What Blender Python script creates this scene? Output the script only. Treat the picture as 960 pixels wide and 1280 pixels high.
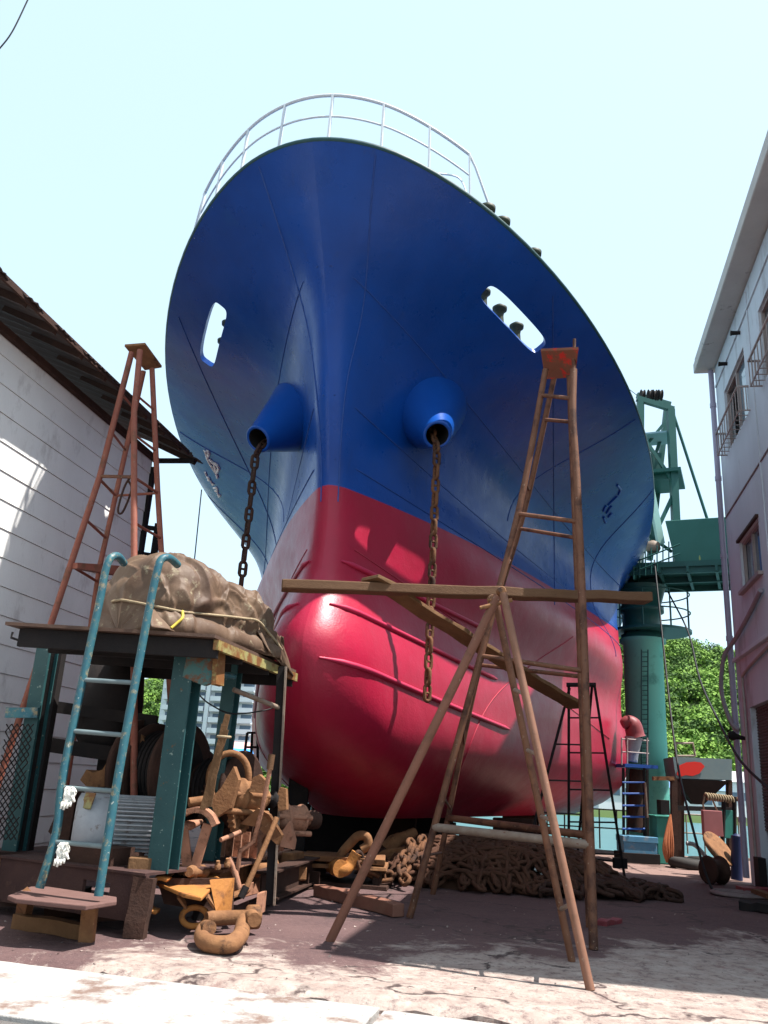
import bpy, bmesh, math, random
import numpy as np
from mathutils import Vector, Matrix, noise
from mathutils.bvhtree import BVHTree
random.seed(7)
R_ = math.radians
for o in list(bpy.data.objects): bpy.data.objects.remove(o)
sc = bpy.context.scene
COL = sc.collection

# ------------------------------------------------------------------ camera
CAMH = 1.35; FPX = 1042.0
pitch = R_(17.8); roll = R_(3.4)
FW = Vector((0, math.cos(pitch), math.sin(pitch)))
r0 = Vector((1, 0, 0)); u0 = r0.cross(FW)
RT = r0*math.cos(roll) + u0*math.sin(roll)
UP = -r0*math.sin(roll) + u0*math.cos(roll)
cam = bpy.data.objects.new('camera', bpy.data.cameras.new('camera'))
COL.objects.link(cam)
cam.data.sensor_fit = 'VERTICAL'; cam.data.sensor_height = 36; cam.data.lens = 36*FPX/1280
cam.data.clip_start = 0.05; cam.data.clip_end = 3000
M = Matrix((RT, UP, -FW)).transposed().to_4x4(); M.translation = (0, 0, CAMH)
cam.matrix_world = M
sc.camera = cam

# ------------------------------------------------------------------ light
SUN_AZ = 105.0; SUN_EL = 65.0          # azimuth clockwise from +Y
w = bpy.data.worlds.new('World'); sc.world = w; w.use_nodes = True
nt = w.node_tree; bg = nt.nodes['Background']
sky = nt.nodes.new('ShaderNodeTexSky'); sky.sky_type = 'NISHITA'; sky.sun_disc = False
sky.sun_elevation = R_(SUN_EL); sky.sun_rotation = R_(SUN_AZ)
sky.air_density = 1.0; sky.dust_density = 1.6; sky.ozone_density = 1.0; sky.altitude = 0
mixs = nt.nodes.new('ShaderNodeMix'); mixs.data_type = 'RGBA'; mixs.inputs[0].default_value = .62      # thin bright haze over the blue
nt.links.new(sky.outputs[0], mixs.inputs[6]); mixs.inputs[7].default_value = (3.45, 4.5, 4.9, 1)
nt.links.new(mixs.outputs[2], bg.inputs[0]); bg.inputs[1].default_value = 0.13
sd = bpy.data.lights.new('sun', 'SUN'); sd.energy = 4.9; sd.angle = R_(0.5); sd.color = (1, .955, .89)
sun = bpy.data.objects.new('sun', sd); COL.objects.link(sun)
sv = Vector((math.sin(R_(SUN_AZ))*math.cos(R_(SUN_EL)), math.cos(R_(SUN_AZ))*math.cos(R_(SUN_EL)), math.sin(R_(SUN_EL))))
sun.rotation_euler = sv.to_track_quat('Z', 'Y').to_euler(); sun.location = (8, -8, 30)
sc.view_settings.view_transform = 'Standard'; sc.view_settings.look = 'None'
sc.view_settings.gamma = 1; sc.view_settings.exposure = 1.15
sc.view_settings.use_curve_mapping = False

# ------------------------------------------------------------------ helpers
def ray(x, y): return FW + RT*((x-480)/FPX) - UP*((y-640)/FPX)
def at(x, y, D):                       # a point at distance D ahead seen at pixel x, y
    d = ray(x, y); return Vector((0, 0, CAMH)) + d*(D/d.y)
def gnd(x, y, z=0.0):
    d = ray(x, y); return Vector((0, 0, CAMH)) + d*((z-CAMH)/d.z)
def on_plane(x, y, p, n):
    d = ray(x, y); o = Vector((0, 0, CAMH)); return o + d*((p-o).dot(n)/d.dot(n))

def tag(o, label=None, cat=None, group=None, kind=None):
    if label: o['label'] = label
    if cat: o['category'] = cat
    if group: o['group'] = group
    if kind: o['kind'] = kind
    return o
def thing(name, label, cat, loc=(0, 0, 0), rz=0.0, group=None):
    o = bpy.data.objects.new(name, None); COL.objects.link(o)
    o.location = loc; o.rotation_euler = (0, 0, rz); o.empty_display_size = .3
    WM[o.name] = Matrix.Translation(Vector(loc)) @ Matrix.Rotation(rz, 4, 'Z')
    return tag(o, label, cat, group)
WM = {}
def frame(d, up=Vector((0, 0, 1))):
    d = Vector(d).normalized()
    if abs(d.dot(up)) > .97: up = Vector((0, 1, 0)) if abs(d.y) < .9 else Vector((1, 0, 0))
    s = d.cross(up).normalized(); return s, s.cross(d).normalized(), d
def catmull(P, n=6):
    P = [Vector(p) for p in P]
    if len(P) < 3: return P
    Q = [P[0]*2-P[1]] + P + [P[-1]*2-P[-2]]; out = []
    for i in range(1, len(Q)-2):
        for k in range(n):
            t = k/n; a, b, c, d = Q[i-1:i+3]
            out.append(.5*((2*b)+(c-a)*t+(2*a-5*b+4*c-d)*t*t+(3*b-a-3*c+d)*t**3))
    return out + [P[-1]]

class MB:
    def __init__(s): s.v = []; s.f = []; s.sm = []
    def add(s, vs, fs, smooth=False):
        n = len(s.v); s.v += [tuple(v) for v in vs]
        s.f += [tuple(i+n for i in f) for f in fs]; s.sm += [smooth]*len(fs); return s
    def box(s, c, size, rz=0.0, rot=None, jit=0):
        m = rot if rot is not None else Matrix.Rotation(rz, 3, 'Z')
        c = Vector(c); vs = []
        for k in range(8):
            q = Vector(((k & 1)-.5, (k >> 1 & 1)-.5, (k >> 2 & 1)-.5))
            q = Vector((q.x*size[0], q.y*size[1], q.z*size[2]))
            if jit: q += Vector([random.uniform(-jit, jit) for _ in range(3)])
            vs.append(c + m @ q)
        return s.add(vs, [(0, 2, 3, 1), (4, 5, 7, 6), (0, 1, 5, 4), (2, 6, 7, 3), (0, 4, 6, 2), (1, 3, 7, 5)])
    def beam(s, a, b, w_, h, up=Vector((0, 0, 1)), seg=1, jit=0):
        a = Vector(a); b = Vector(b); sx, uz, d = frame(b-a, Vector(up)); vs = []; fs = []
        for i in range(seg+1):
            p = a.lerp(b, i/seg)
            if jit and 0 < i < seg: p = p + sx*random.uniform(-jit, jit) + uz*random.uniform(-jit, jit)
            for (x, y) in ((-1, -1), (1, -1), (1, 1), (-1, 1)):
                j = random.uniform(-jit, jit)*.4 if jit else 0
                vs.append(p + sx*(x*(w_/2+j)) + uz*(y*(h/2+j)))
        for i in range(seg):
            for k in range(4):
                fs.append((4*i+k, 4*i+(k+1) % 4, 4*i+4+(k+1) % 4, 4*i+4+k))
        fs += [(3, 2, 1, 0), (4*seg, 4*seg+1, 4*seg+2, 4*seg+3)]
        return s.add(vs, fs)
    def tube(s, P, r, n=8, cap=True, smooth=True, flat=1.0):
        P = [Vector(p) for p in P]; vs = []; fs = []; up = Vector((0, 0, 1))
        rr = r if hasattr(r, '__len__') else [r]*len(P)
        prev = None
        for i, p in enumerate(P):
            d = (P[min(i+1, len(P)-1)] - P[max(i-1, 0)])
            if d.length < 1e-9: d = Vector((0, 0, 1))
            if prev is None: sx, uz, d = frame(d)
            else:
                d.normalize(); sx = (prev - d*prev.dot(d)).normalized(); uz = sx.cross(d)
            prev = sx
            for k in range(n):
                a = 2*math.pi*k/n; vs.append(p + sx*(math.cos(a)*rr[i]) + uz*(math.sin(a)*rr[i]*flat))
        for i in range(len(P)-1):
            for k in range(n):
                fs.append((i*n+k, i*n+(k+1) % n, (i+1)*n+(k+1) % n, (i+1)*n+k))
        s.add(vs, fs, smooth)
        if cap:
            m = len(P)-1
            s.add(vs[:n], [tuple(range(n))[::-1]]); s.add(vs[m*n:], [tuple(range(n))])
        return s
    def lathe(s, a, b, prof, n=20, smooth=True, cap=True):      # prof: (fraction along ab or metres, radius)
        a = Vector(a); b = Vector(b); sx, uz, d = frame(b-a); L = (b-a).length; vs = []; fs = []
        for (t, r) in prof:
            for k in range(n):
                q = 2*math.pi*k/n; vs.append(a + d*(t*L) + sx*(math.cos(q)*r) + uz*(math.sin(q)*r))
        for i in range(len(prof)-1):
            for k in range(n):
                fs.append((i*n+k, i*n+(k+1) % n, (i+1)*n+(k+1) % n, (i+1)*n+k))
        s.add(vs, fs, smooth)
        if cap:
            m = len(prof)-1
            s.add(vs[:n], [tuple(range(n))[::-1]]); s.add(vs[m*n:], [tuple(range(n))])
        return s
    def ring(s, loop, r, n=6):                                   # closed tube
        P = [Vector(p) for p in loop]; m = len(P); vs = []; fs = []
        nrm = sum(((P[i]-P[0]).cross(P[(i+1) % m]-P[0]) for i in range(m)), Vector()).normalized()
        for i, p in enumerate(P):
            d = (P[(i+1) % m]-P[i-1]).normalized(); sx = d.cross(nrm).normalized()
            for k in range(n):
                a = 2*math.pi*k/n; vs.append(p + sx*(math.cos(a)*r) + nrm*(math.sin(a)*r))
        for i in range(m):
            j = (i+1) % m
            for k in range(n): fs.append((i*n+k, i*n+(k+1) % n, j*n+(k+1) % n, j*n+k))
        return s.add(vs, fs, True)
    def link(s, c, d, side, L=.26, W=.16, r=.03, stud=True, m=12, n=6):   # a chain link, long axis d, flat in d x side
        c = Vector(c); d = Vector(d).normalized(); side = Vector(side); side = (side-d*side.dot(d)).normalized()
        loop = []; hr = W/2-r; hl = L/2-W/2
        for k in range(m):
            a = 2*math.pi*(k+.5)/m; x = math.cos(a); y = math.sin(a)
            loop.append(c + d*(y*hr + (hl if y > 0 else -hl)) + side*(x*hr))
        s.ring(loop, r, n)
        if stud: s.tube([c-side*hr, c+side*hr], r*.7, 5, cap=False)
        return s
    def prism(s, poly, t):                                       # polygon (3D, planar) thickened by vector t
        poly = [Vector(p) for p in poly]; t = Vector(t); n = len(poly)
        vs = poly + [p+t for p in poly]
        return s.add(vs, [tuple(range(n))[::-1], tuple(range(n, 2*n))] + [(i, (i+1) % n, n+(i+1) % n, n+i) for i in range(n)])
    def build(s, name, m, parent=None, bevel=0, base=None):
        me = bpy.data.meshes.new(name)
        if parent is not None: W = WM[parent.name]
        else:
            if base is None:
                A = np.array(s.v); base = ((A[:, 0].min()+A[:, 0].max())/2, (A[:, 1].min()+A[:, 1].max())/2, A[:, 2].min())
            W = Matrix.Translation(Vector(base))
        A = np.array(s.v, dtype=float); I = np.array(W.inverted()); A = A @ I[:3, :3].T + I[:3, 3]
        me.from_pydata(A.tolist(), [], s.f); me.polygons.foreach_set('use_smooth', s.sm)
        bm = bmesh.new(); bm.from_mesh(me); bmesh.ops.recalc_face_normals(bm, faces=bm.faces); bm.to_mesh(me); bm.free()
        me.materials.append(m); me.update()
        o = bpy.data.objects.new(name, me); COL.objects.link(o)
        if parent is not None: o.parent = parent
        else: o.location = W.translation
        WM[o.name] = W.copy()
        if bevel:
            b = o.modifiers.new('bevel', 'BEVEL'); b.width = bevel; b.segments = 2; b.limit_method = 'ANGLE'; b.angle_limit = R_(40)
        return o

# ------------------------------------------------------------------ materials
def rgb(c): return (c[0], c[1], c[2], 1)
def mat(name, c1, c2=None, scale=6.0, amt=.5, rough=.6, metal=0.0, bump=0.0, bscale=40.0, stretch=(1, 1, 1), c3=None, s3=2.0, t3=.6, w3=.06, spec=.28, rough2=None, coat=0, fleck=None):
    m = bpy.data.materials.new(name); m.use_nodes = True; N = m.node_tree; L = N.links
    b = N.nodes['Principled BSDF']
    b.inputs['Roughness'].default_value = rough; b.inputs['Metallic'].default_value = metal
    b.inputs['Specular IOR Level'].default_value = spec; b.inputs['Coat Weight'].default_value = coat
    b.inputs['Base Color'].default_value = rgb(c1)
    tc = N.nodes.new('ShaderNodeNewGeometry'); mp = N.nodes.new('ShaderNodeMapping'); L.new(tc.outputs['Position'], mp.inputs[0])
    mp.inputs['Scale'].default_value = stretch
    def noise_(sc_, det=6, ro=.6):
        n = N.nodes.new('ShaderNodeTexNoise'); n.inputs['Scale'].default_value = sc_; n.inputs['Detail'].default_value = det
        n.inputs['Roughness'].default_value = ro; L.new(mp.outputs[0], n.inputs['Vector']); return n
    def ramp_(src, lo, hi):
        r = N.nodes.new('ShaderNodeMapRange'); r.inputs[1].default_value = lo; r.inputs[2].default_value = hi
        L.new(src, r.inputs[0]); return r.outputs[0]
    def mix_(f, a, c):
        x = N.nodes.new('ShaderNodeMix'); x.data_type = 'RGBA'; L.new(f, x.inputs[0])
        if isinstance(a, tuple): x.inputs[6].default_value = rgb(a)
        else: L.new(a, x.inputs[6])
        x.inputs[7].default_value = rgb(c); return x.outputs[2]
    col = None
    if c2:
        n = noise_(scale); f = ramp_(n.outputs[0], .5-amt*.35, .5+amt*.35); col = mix_(f, tuple(c1), tuple(c2))
        if rough2 is not None:
            rr = N.nodes.new('ShaderNodeMapRange'); rr.inputs[3].default_value = rough; rr.inputs[4].default_value = rough2
            L.new(f, rr.inputs[0]); L.new(rr.outputs[0], b.inputs['Roughness'])
    if c3:
        n = noise_(s3, 8, .7); f = ramp_(n.outputs[0], t3-w3, t3+w3); col = mix_(f, col if col else tuple(c1), tuple(c3))
    if fleck:
        n = noise_(26, 4, .6); f = ramp_(n.outputs[0], .66, .69); col = mix_(f, col if col else tuple(c1), fleck)
    if col: L.new(col, b.inputs['Base Color'])
    if bump:
        n = noise_(bscale, 5); bp = N.nodes.new('ShaderNodeBump'); bp.inputs['Strength'].default_value = bump; bp.inputs['Distance'].default_value = .01
        L.new(n.outputs[0], bp.inputs['Height']); L.new(bp.outputs[0], b.inputs['Normal'])
    return m
RUST = mat('rust', (0.136, 0.06, 0.028), (0.264, 0.128, 0.056), 9, .8, .85, bump=.6, c3=(0.048, 0.024, 0.016), s3=5, t3=.62, fleck=(.3, .17, .09))
RUSTD = mat('dark_rust', (0.027, 0.0132, 0.0096), (0.06, 0.027, 0.018), 7, .8, .85, bump=.6)
RUSTCH = mat('chain_rust', (0.084, 0.0364, 0.0175), (0.175, 0.077, 0.035), 5, .9, .9, bump=.6, c3=(0.035, 0.0175, 0.0126), s3=2, t3=.55)
RUSTPINK = mat('primed_rust', (.26, .12, .07), (.4, .2, .13), 8, .9, .8, bump=.5, c3=(.09, .04, .025), s3=5, t3=.58, fleck=(.08, .035, .022))
ORANGE = mat('orange_rust', (0.416, 0.176, 0.04), (0.32, 0.12, 0.036), 7, .9, .75, bump=.5, c3=(0.12, 0.048, 0.024), s3=4, t3=.6)
LEGRED = mat('red_oxide_pipe', (0.204, 0.05525, 0.03825), (0.255, 0.0935, 0.0595), 9, .9, .65, bump=.12, c3=(0.136, 0.0595, 0.034), s3=5, t3=.6, fleck=(.24, .16, .11))
LEGBR = mat('brown_pipe', (.115, .045, .024), (.17, .078, .044), 7, .9, .65, bump=.12, c3=(.06, .024, .015), s3=4, t3=.56, fleck=(.25, .17, .12))
PALEPIPE = mat('pale_pipe', (0.264, 0.216, 0.176), (0.16, 0.096, 0.064), 10, .9, .6, bump=.3, fleck=(.14, .06, .035))
TEALD = mat('teal_paint', (0.01364, 0.0527, 0.0589), (0.0248, 0.0775, 0.0806), 5, .8, .5, bump=.25, c3=(0.124, 0.062, 0.0279), s3=7, t3=.67, w3=.03, fleck=(.16, .22, .2))
LTEAL = mat('ladder_paint', (0.012, 0.076, 0.12), (0.04, 0.12, 0.128), 11, .9, .45, bump=.2, c3=(0.24, 0.192, 0.112), s3=12, t3=.6, fleck=(.3, .33, .3))
YELLOWR = mat('yellow_bracket', (0.336, 0.272, 0.072), (0.24, 0.24, 0.128), 6, .9, .6, bump=.3, c3=(0.176, 0.072, 0.024), s3=5, t3=.5)
CRANE = mat('crane_green', (0.012, 0.068, 0.06), (0.0176, 0.092, 0.08), 1.5, .8, .45, bump=.1)
CRANEL = mat('crane_column_green', (.1, .38, .31), (.12, .42, .35), 1.2, .8, .45, bump=.1, c3=(.04, .2, .165), s3=.9, t3=.6)
WOOD = mat('timber', (0.0975, 0.045, 0.0225), (0.1425, 0.075, 0.0375), 6, .9, .8, bump=.7, bscale=30, stretch=(1, 6, 6), fleck=(.05, .025, .014))
WOODP = mat('plank', (0.189, 0.098, 0.0455), (0.098, 0.049, 0.021), 5, .9, .8, bump=.8, bscale=25)
WOODR = mat('red_timber', (0.168, 0.06, 0.042), (0.216, 0.108, 0.072), 5, .9, .85, bump=.8, bscale=25)
TARP = mat('tarp', (.155, .10, .062), (.06, .03, .022), 1.7, .8, .6, bump=.5, bscale=14, c3=(.26, .215, .14), s3=7, t3=.63, w3=.04)
ROPE = mat('rope', (.4, .32, .2), (.2, .14, .09), 60, 1, .9, bump=.5)
ROPEO = mat('orange_rope', (.45, .15, .06), (.3, .1, .05), 20, 1, .9)
BLACK = mat('black_steel', (.008, .007, .008), (.018, .013, .012), 8, .8, .85, bump=.3)
CABLE = mat('cable', (.012, .012, .013), rough=.6)
MOTOR = mat('motor_grey', (0.375, 0.39, 0.4125), (0.27, 0.2775, 0.2925), 9, .9, .4, bump=.2, c3=(0.12, 0.0675, 0.045), s3=7, t3=.64)
WHITE = mat('white_paint', (.78, .8, .8), (.7, .7, .7), 5, .8, .45)
GLOVE = mat('glove_cotton', (.75, .74, .7), (.6, .57, .5), 30, .8, .95, bump=.5)
GLASS = mat('window_glass', (.10, .16, .2), rough=.06, spec=.8)
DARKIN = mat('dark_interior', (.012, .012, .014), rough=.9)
ALU = mat('aluminium_frame', (.25, .2, .19), (.34, .28, .26), 10, .8, .5)
BLUEC = mat('blue_enamel', (.02, .07, .3), (.03, .1, .35), 5, .8, .4)
SKYB = mat('pale_blue_box', (.06, .2, .34), (.12, .28, .4), 5, .8, .5, c3=(.3, .3, .3), s3=6, t3=.6)
MAROON = mat('maroon_vent', (.16, .03, .04), (.22, .05, .05), 6, .8, .5)
GREYP = mat('grey_box', (.3, .31, .32), (.2, .2, .2), 6, .9, .6)
RUBBER = mat('rubber', (.02, .02, .022), (.04, .035, .03), 8, .8, .8)
PINKBOX = mat('faded_pink_box', (.36, .13, .13), (.28, .1, .1), 5, .8, .7)
GREENBOX = mat('green_panel', (.04, .2, .15), (.05, .25, .2), 5, .8, .6)

# ------------------------------------------------------------------ ground
def ground_material():
    m = bpy.data.materials.new('yard_ground'); m.use_nodes = True; N = m.node_tree; L = N.links; b = N.nodes['Principled BSDF']
    g = N.nodes.new('ShaderNodeNewGeometry')
    def noi(s, d=8, r=.65, dist=0):
        n = N.nodes.new('ShaderNodeTexNoise'); n.inputs['Scale'].default_value = s; n.inputs['Detail'].default_value = d
        n.inputs['Roughness'].default_value = r; n.inputs['Distortion'].default_value = dist; L.new(g.outputs['Position'], n.inputs['Vector']); return n.outputs[0]
    def mr(src, a, b_, c=0, d=1):
        r = N.nodes.new('ShaderNodeMapRange'); r.inputs[1].default_value = a; r.inputs[2].default_value = b_; r.inputs[3].default_value = c; r.inputs[4].default_value = d
        L.new(src, r.inputs[0]); return r.outputs[0]
    def math_(op, a, c):
        x = N.nodes.new('ShaderNodeMath'); x.operation = op
        for i, q in enumerate((a, c)):
            if isinstance(q, (int, float)): x.inputs[i].default_value = q
            else: L.new(q, x.inputs[i])
        return x.outputs[0]
    def mix(f, a, c):
        x = N.nodes.new('ShaderNodeMix'); x.data_type = 'RGBA'; L.new(f, x.inputs[0])
        for i, q in ((6, a), (7, c)):
            if isinstance(q, tuple): x.inputs[i].default_value = rgb(q)
            else: L.new(q, x.inputs[i])
        return x.outputs[2]
    sep = N.nodes.new('ShaderNodeSeparateXYZ'); L.new(g.outputs['Position'], sep.inputs[0])
    red = mix(mr(noi(14), .35, .7), (.066, .034, .036), (.115, .063, .06))
    red = mix(mr(noi(1.1), .4, .65), red, (.11, .06, .058))
    red = mix(mr(noi(60, 4), .62, .72), red, (.22, .16, .15))
    con = mix(mr(noi(5, 10), .3, .7), (.40, .34, .30), (.25, .18, .155))
    con = mix(mr(noi(1.6, 9, .75), .58, .68), con, (.19, .10, .09))
    red = mix(mr(math_('ADD', sep.outputs[1], math_('MULTIPLY', noi(.9), 2.5)), 16.6, 17.6), red, (.2, .125, .105))  # far dirt coloured paler so the sunlit strip past the building shadow reads brighter
    # concrete shows where the dust has been worn off: near the road, in ragged patches
    d = math_('ADD', sep.outputs[1], math_('MULTIPLY', sep.outputs[0], -.42))
    edge = mr(d, 5.8, 9.0, .34, -.17)
    f = mr(math_('ADD', noi(.8, 12, .72, .6), edge), .52, .6)
    fine = mr(noi(9, 10, .8), .34, .5)
    f = math_('MULTIPLY', f, fine)
    col = mix(f, red, con)
    vo = N.nodes.new('ShaderNodeTexVoronoi'); vo.feature = 'DISTANCE_TO_EDGE'; vo.inputs['Scale'].default_value = .42
    ds_ = N.nodes.new('ShaderNodeVectorMath'); ds_.operation = 'ADD'; L.new(g.outputs['Position'], ds_.inputs[0])
    nv_ = N.nodes.new('ShaderNodeTexNoise'); nv_.inputs['Scale'].default_value = 2.2; nv_.inputs['Detail'].default_value = 8; L.new(g.outputs['Position'], nv_.inputs['Vector']); L.new(nv_.outputs['Color'], ds_.inputs[1]); L.new(ds_.outputs[0], vo.inputs['Vector'])
    crk = math_('MULTIPLY', mr(vo.outputs['Distance'], .004, .014, 1, 0), mr(noi(1.3), .42, .5))
    col = mix(crk, col, (.05, .03, .028))
    col = mix(mr(noi(.55, 10, .8), .60, .66, 0, .7), col, (.11, .06, .055))
    L.new(col, b.inputs['Base Color']); b.inputs['Roughness'].default_value = .9
    bp = N.nodes.new('ShaderNodeBump'); bp.inputs['Strength'].default_value = .8; bp.inputs['Distance'].default_value = .02
    L.new(math_('ADD', noi(22, 10, .7), math_('MULTIPLY', noi(2.5, 10), 1.5)), bp.inputs['Height']); L.new(bp.outputs[0], b.inputs['Normal'])
    return m
# kerb line in plan: K0 + u*KD, normal KN towards the yard
K0 = gnd(0, 1196); K1 = gnd(480, 1254); KD = (K1-K0).normalized(); KN = Vector((-KD.y, KD.x, 0))
if KN.y < 0: KN = -KN
def yard():
    m = MB(); nu, nv = 230, 150; vs = []; fs = []
    us = np.concatenate([np.linspace(-30, -5, 20, endpoint=False), np.linspace(-5, 14, 190, endpoint=False), np.linspace(14, 40, 20)])
    dv = np.concatenate([np.geomspace(.01, 17.2, nv-1)-.01, [17.25]])
    far = 24.0
    for j, v in enumerate(dv):
        for i, u in enumerate(us):
            rag = .05*noise.noise(Vector((u*2.2, 0, 3)))+.03*noise.noise(Vector((u*9, 0, 5)))
            p = K0 + KD*u + KN*(v + rag*max(0, 1-v/.6) + .04)
            h = .018*noise.noise(p*.9) + .008*noise.noise(p*4) + .004*noise.noise(p*14)
            edge = max(0, 1-v/.22); h -= .05*edge*edge*(1+noise.noise(p*6))
            vs.append((p.x, p.y, h))
    n = len(us); m_ = len(dv)
    for j in range(m_-1):
        for i in range(n-1): fs.append((j*n+i, j*n+i+1, (j+1)*n+i+1, (j+1)*n+i))
    m.add(vs, fs, True)
    front = [vs[i] for i in range(n)]
    m.add(front + [(x, y, -.14) for x, y, z in front], [(i, n+i, n+i+1, i+1) for i in range(n-1)])
    back = [vs[(m_-1)*n+i] for i in range(n)]
    m.add(back + [(x, y, -4) for x, y, z in back], [(i, i+1, n+i+1, n+i) for i in range(n-1)])
    return m
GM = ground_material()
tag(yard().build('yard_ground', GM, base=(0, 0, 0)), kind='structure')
# road side: gutter, pale kerb slabs, asphalt
ASPH = mat('asphalt', (.10, .092, .09), (.15, .138, .132), 3, .9, .9, bump=.8, bscale=120, c3=(.06, .05, .05), s3=60, t3=.6)
KERB = mat('kerb_concrete', (.40, .385, .37), (.30, .285, .27), 6, .9, .85, bump=.8, bscale=50, c3=(.17, .115, .095), s3=2.2, t3=.58, w3=.05, fleck=(.2, .17, .15))
GUT = mat('gutter_dirt', (.16, .1, .08), (.28, .2, .16), 12, .9, .95, bump=.9)
m = MB(); P = lambda u, v, z: K0 + KD*u + KN*v + Vector((0, 0, z))
m.add([P(-30, .4, -.075), P(40, .4, -.075), P(40, -.25, -.075), P(-30, -.25, -.075)], [(0, 1, 2, 3)])
tag(m.build('gutter', GUT, base=(0, 0, 0)), kind='structure')
KW = abs((gnd(0, 1266)-K0).dot(KN))-.05
cut = (gnd(470, 1262)-K0).dot(KD)
for i, (a, b_) in enumerate(((-8, cut-.01), (cut+.03, cut+6))):
    m = MB(); n = 60; top = []
    for k in range(n+1):
        u = a+(b_-a)*k/n; e = .012*noise.noise(Vector((u*5, i, 0))); e2 = .012*noise.noise(Vector((u*5, i, 9)))
        off = -.045 if i else 0
        top.append((P(u, -.02+e+off, -.02), P(u, -KW+e2+off, -.022), P(u, -KW+e2+off, -.2), P(u, -.02+e+off, -.2)))
    vs = [q for t in top for q in t]; fs = []
    for k in range(n): fs += [(4*k, 4*k+4, 4*k+5, 4*k+1), (4*k+1, 4*k+5, 4*k+6, 4*k+2), (4*k+3, 4*k+7, 4*k+4, 4*k)]
    fs += [(0, 1, 2, 3), (4*n, 4*n+3, 4*n+2, 4*n+1)]
    m.add(vs, fs); tag(m.build('kerb', KERB, bevel=.008), kind='structure')
m = MB(); m.add([P(-60, -KW+.1, -.05), P(60, -KW+.1, -.05), P(60, -40, -.05), P(-60, -40, -.05)], [(0, 1, 2, 3)])
tag(m.build('road', ASPH, base=(0, 0, 0)), kind='structure')
# water
WATER = mat('sea_water', (.035, .11, .125), (.05, .14, .155), .3, .8, .3, bump=.5, bscale=1.2, stretch=(.5, 2, 1))
m = MB(); m.add([(-1500, 15, -1.6), (1500, 15, -1.6), (1500, 2500, -1.6), (-1500, 2500, -1.6)], [(0, 1, 2, 3)])
tag(m.build('sea', WATER, base=(0, 0, -1.6)), kind='structure')
# earth sheet under everything behind the camera / sides
m = MB(); m.add([(-1500, -1500, -.35), (1500, -1500, -.35), (1500, 15.2, -.35), (-1500, 15.2, -.35)], [(0, 1, 2, 3)])
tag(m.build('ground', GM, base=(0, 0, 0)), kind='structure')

# ------------------------------------------------------------------ ship (local: X across, +X to the viewer's right; Y aft; Z up)
SA = R_(12.113); AXV = Vector((math.sin(SA), math.cos(SA), 0)); ATV = Vector((math.cos(SA), -math.sin(SA), 0)); SC = -3.0
ship = thing('cargo_ship', 'blue ship with a red bottom, hauled out bow first over the yard', 'ship', tuple(AXV*10.2+ATV*SC+Vector((0, 0, .8))), -SA)
KW_ = np.array([0, .12, .25, .4, .525, .7, .88, 1.])
HB = np.array([3.25, 3.98, 4.2, 4.337, 4.475, 4.356, 4.51, 5.091]); HL = np.array([9.827, 11.166, 11.326, 10.848, 10.545, 10.907, 11.136, 12.627])
HP = np.array([1, 1, 1, 1.187, 1.397, 1, 1.158, 2.144]); HS = np.array([12.9, 10.45, 9.72, 10.273, 10.347, 9.928, 9.201, 8.269])
HQ = np.array([1, 1, .989, .975, .967, .968, .896, .601]); HN = np.array([.9, 1.0, .75, .35, .2, .25, .3, .3])
ZK, ZT, SH = .8, 9.05, .257
def pch(x, Y, X=KW_):
    m = np.gradient(Y, X); x = min(max(x, 0), 1); i = int(min(max(np.searchsorted(X, x)-1, 0), len(X)-2))
    h = X[i+1]-X[i]; t = (x-X[i])/h
    return (2*t**3-3*t**2+1)*Y[i]+(t**3-2*t**2+t)*h*m[i]+(-2*t**3+3*t**2)*Y[i+1]+(t**3-t**2)*h*m[i+1]
def zdeck(s): return ZT-SH*9*(1-math.exp(-(max(s, 8.3)-8.3)/9))
def hull(w_, t):
    """half breadth point (y, s, z) of the hull at relative height w_ and distance t aft of the stem"""
    B, L_, p, q, s0, rn = (pch(w_, a) for a in (HB, HL, HP, HQ, HS, HN))
    tt = min(max(t/L_, 0), 1)
    y = B*max(1-(1-tt)**p, 0)**q + rn*.6*math.sqrt(max(1-(1-min(max(t/rn, 0), 1))**2, 0))
    s = s0+t
    if s > 30: y *= 1-.35*((s-30)/14)**2*(1+.6*(1-w_))
    if w_ < .07: y *= 1-.10*(1-w_/.07)**2
    z = ZK+w_*(zdeck(s)-ZK)
    return Vector((y, s, z))
def hw(w_, t, side):
    p = hull(w_, t); return AXV*p.y + ATV*(SC+side*p.x) + Vector((0, 0, p.z))
def hnorm(w_, t, side):
    e = 1e-3; a = hw(w_, t+e, side)-hw(w_, max(t-e, 0), side); b = hw(min(w_+e, 1), t, side)-hw(w_-e, t, side)
    n = a.cross(b).normalized()
    return n if n.dot(ATV*side - AXV*.2) > 0 else -n
Wb0, Wb1, Tb0, Tb1 = .930, .980, 1.6, 3.7
HC = (.9555, 2.6, .0082, .68)               # opening: centre w, t, half sizes
def rows(lo, hi):
    base = [0, .012, .03, .05, .07] + list(np.linspace(.1, .92, 42)) + [Wb0, .942, .955, .968, Wb1, .99, 1.0]
    return [x for x in base if lo-1e-9 <= x <= hi+1e-9]
def cols(hi):
    b = [0, .006, .02, .045, .08, .12, .17, .23, .3, .4, .5, .65, .8, 1.0, 1.2, 1.4, Tb0, 1.9, 2.2, 2.5, 2.8, 3.1, 3.4, Tb1] + list(np.linspace(4.1, 14, 26)) + [15.5, 17, 19, 22, 25, 28, 31]
    return [x for x in b if x <= hi+1e-9]
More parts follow.
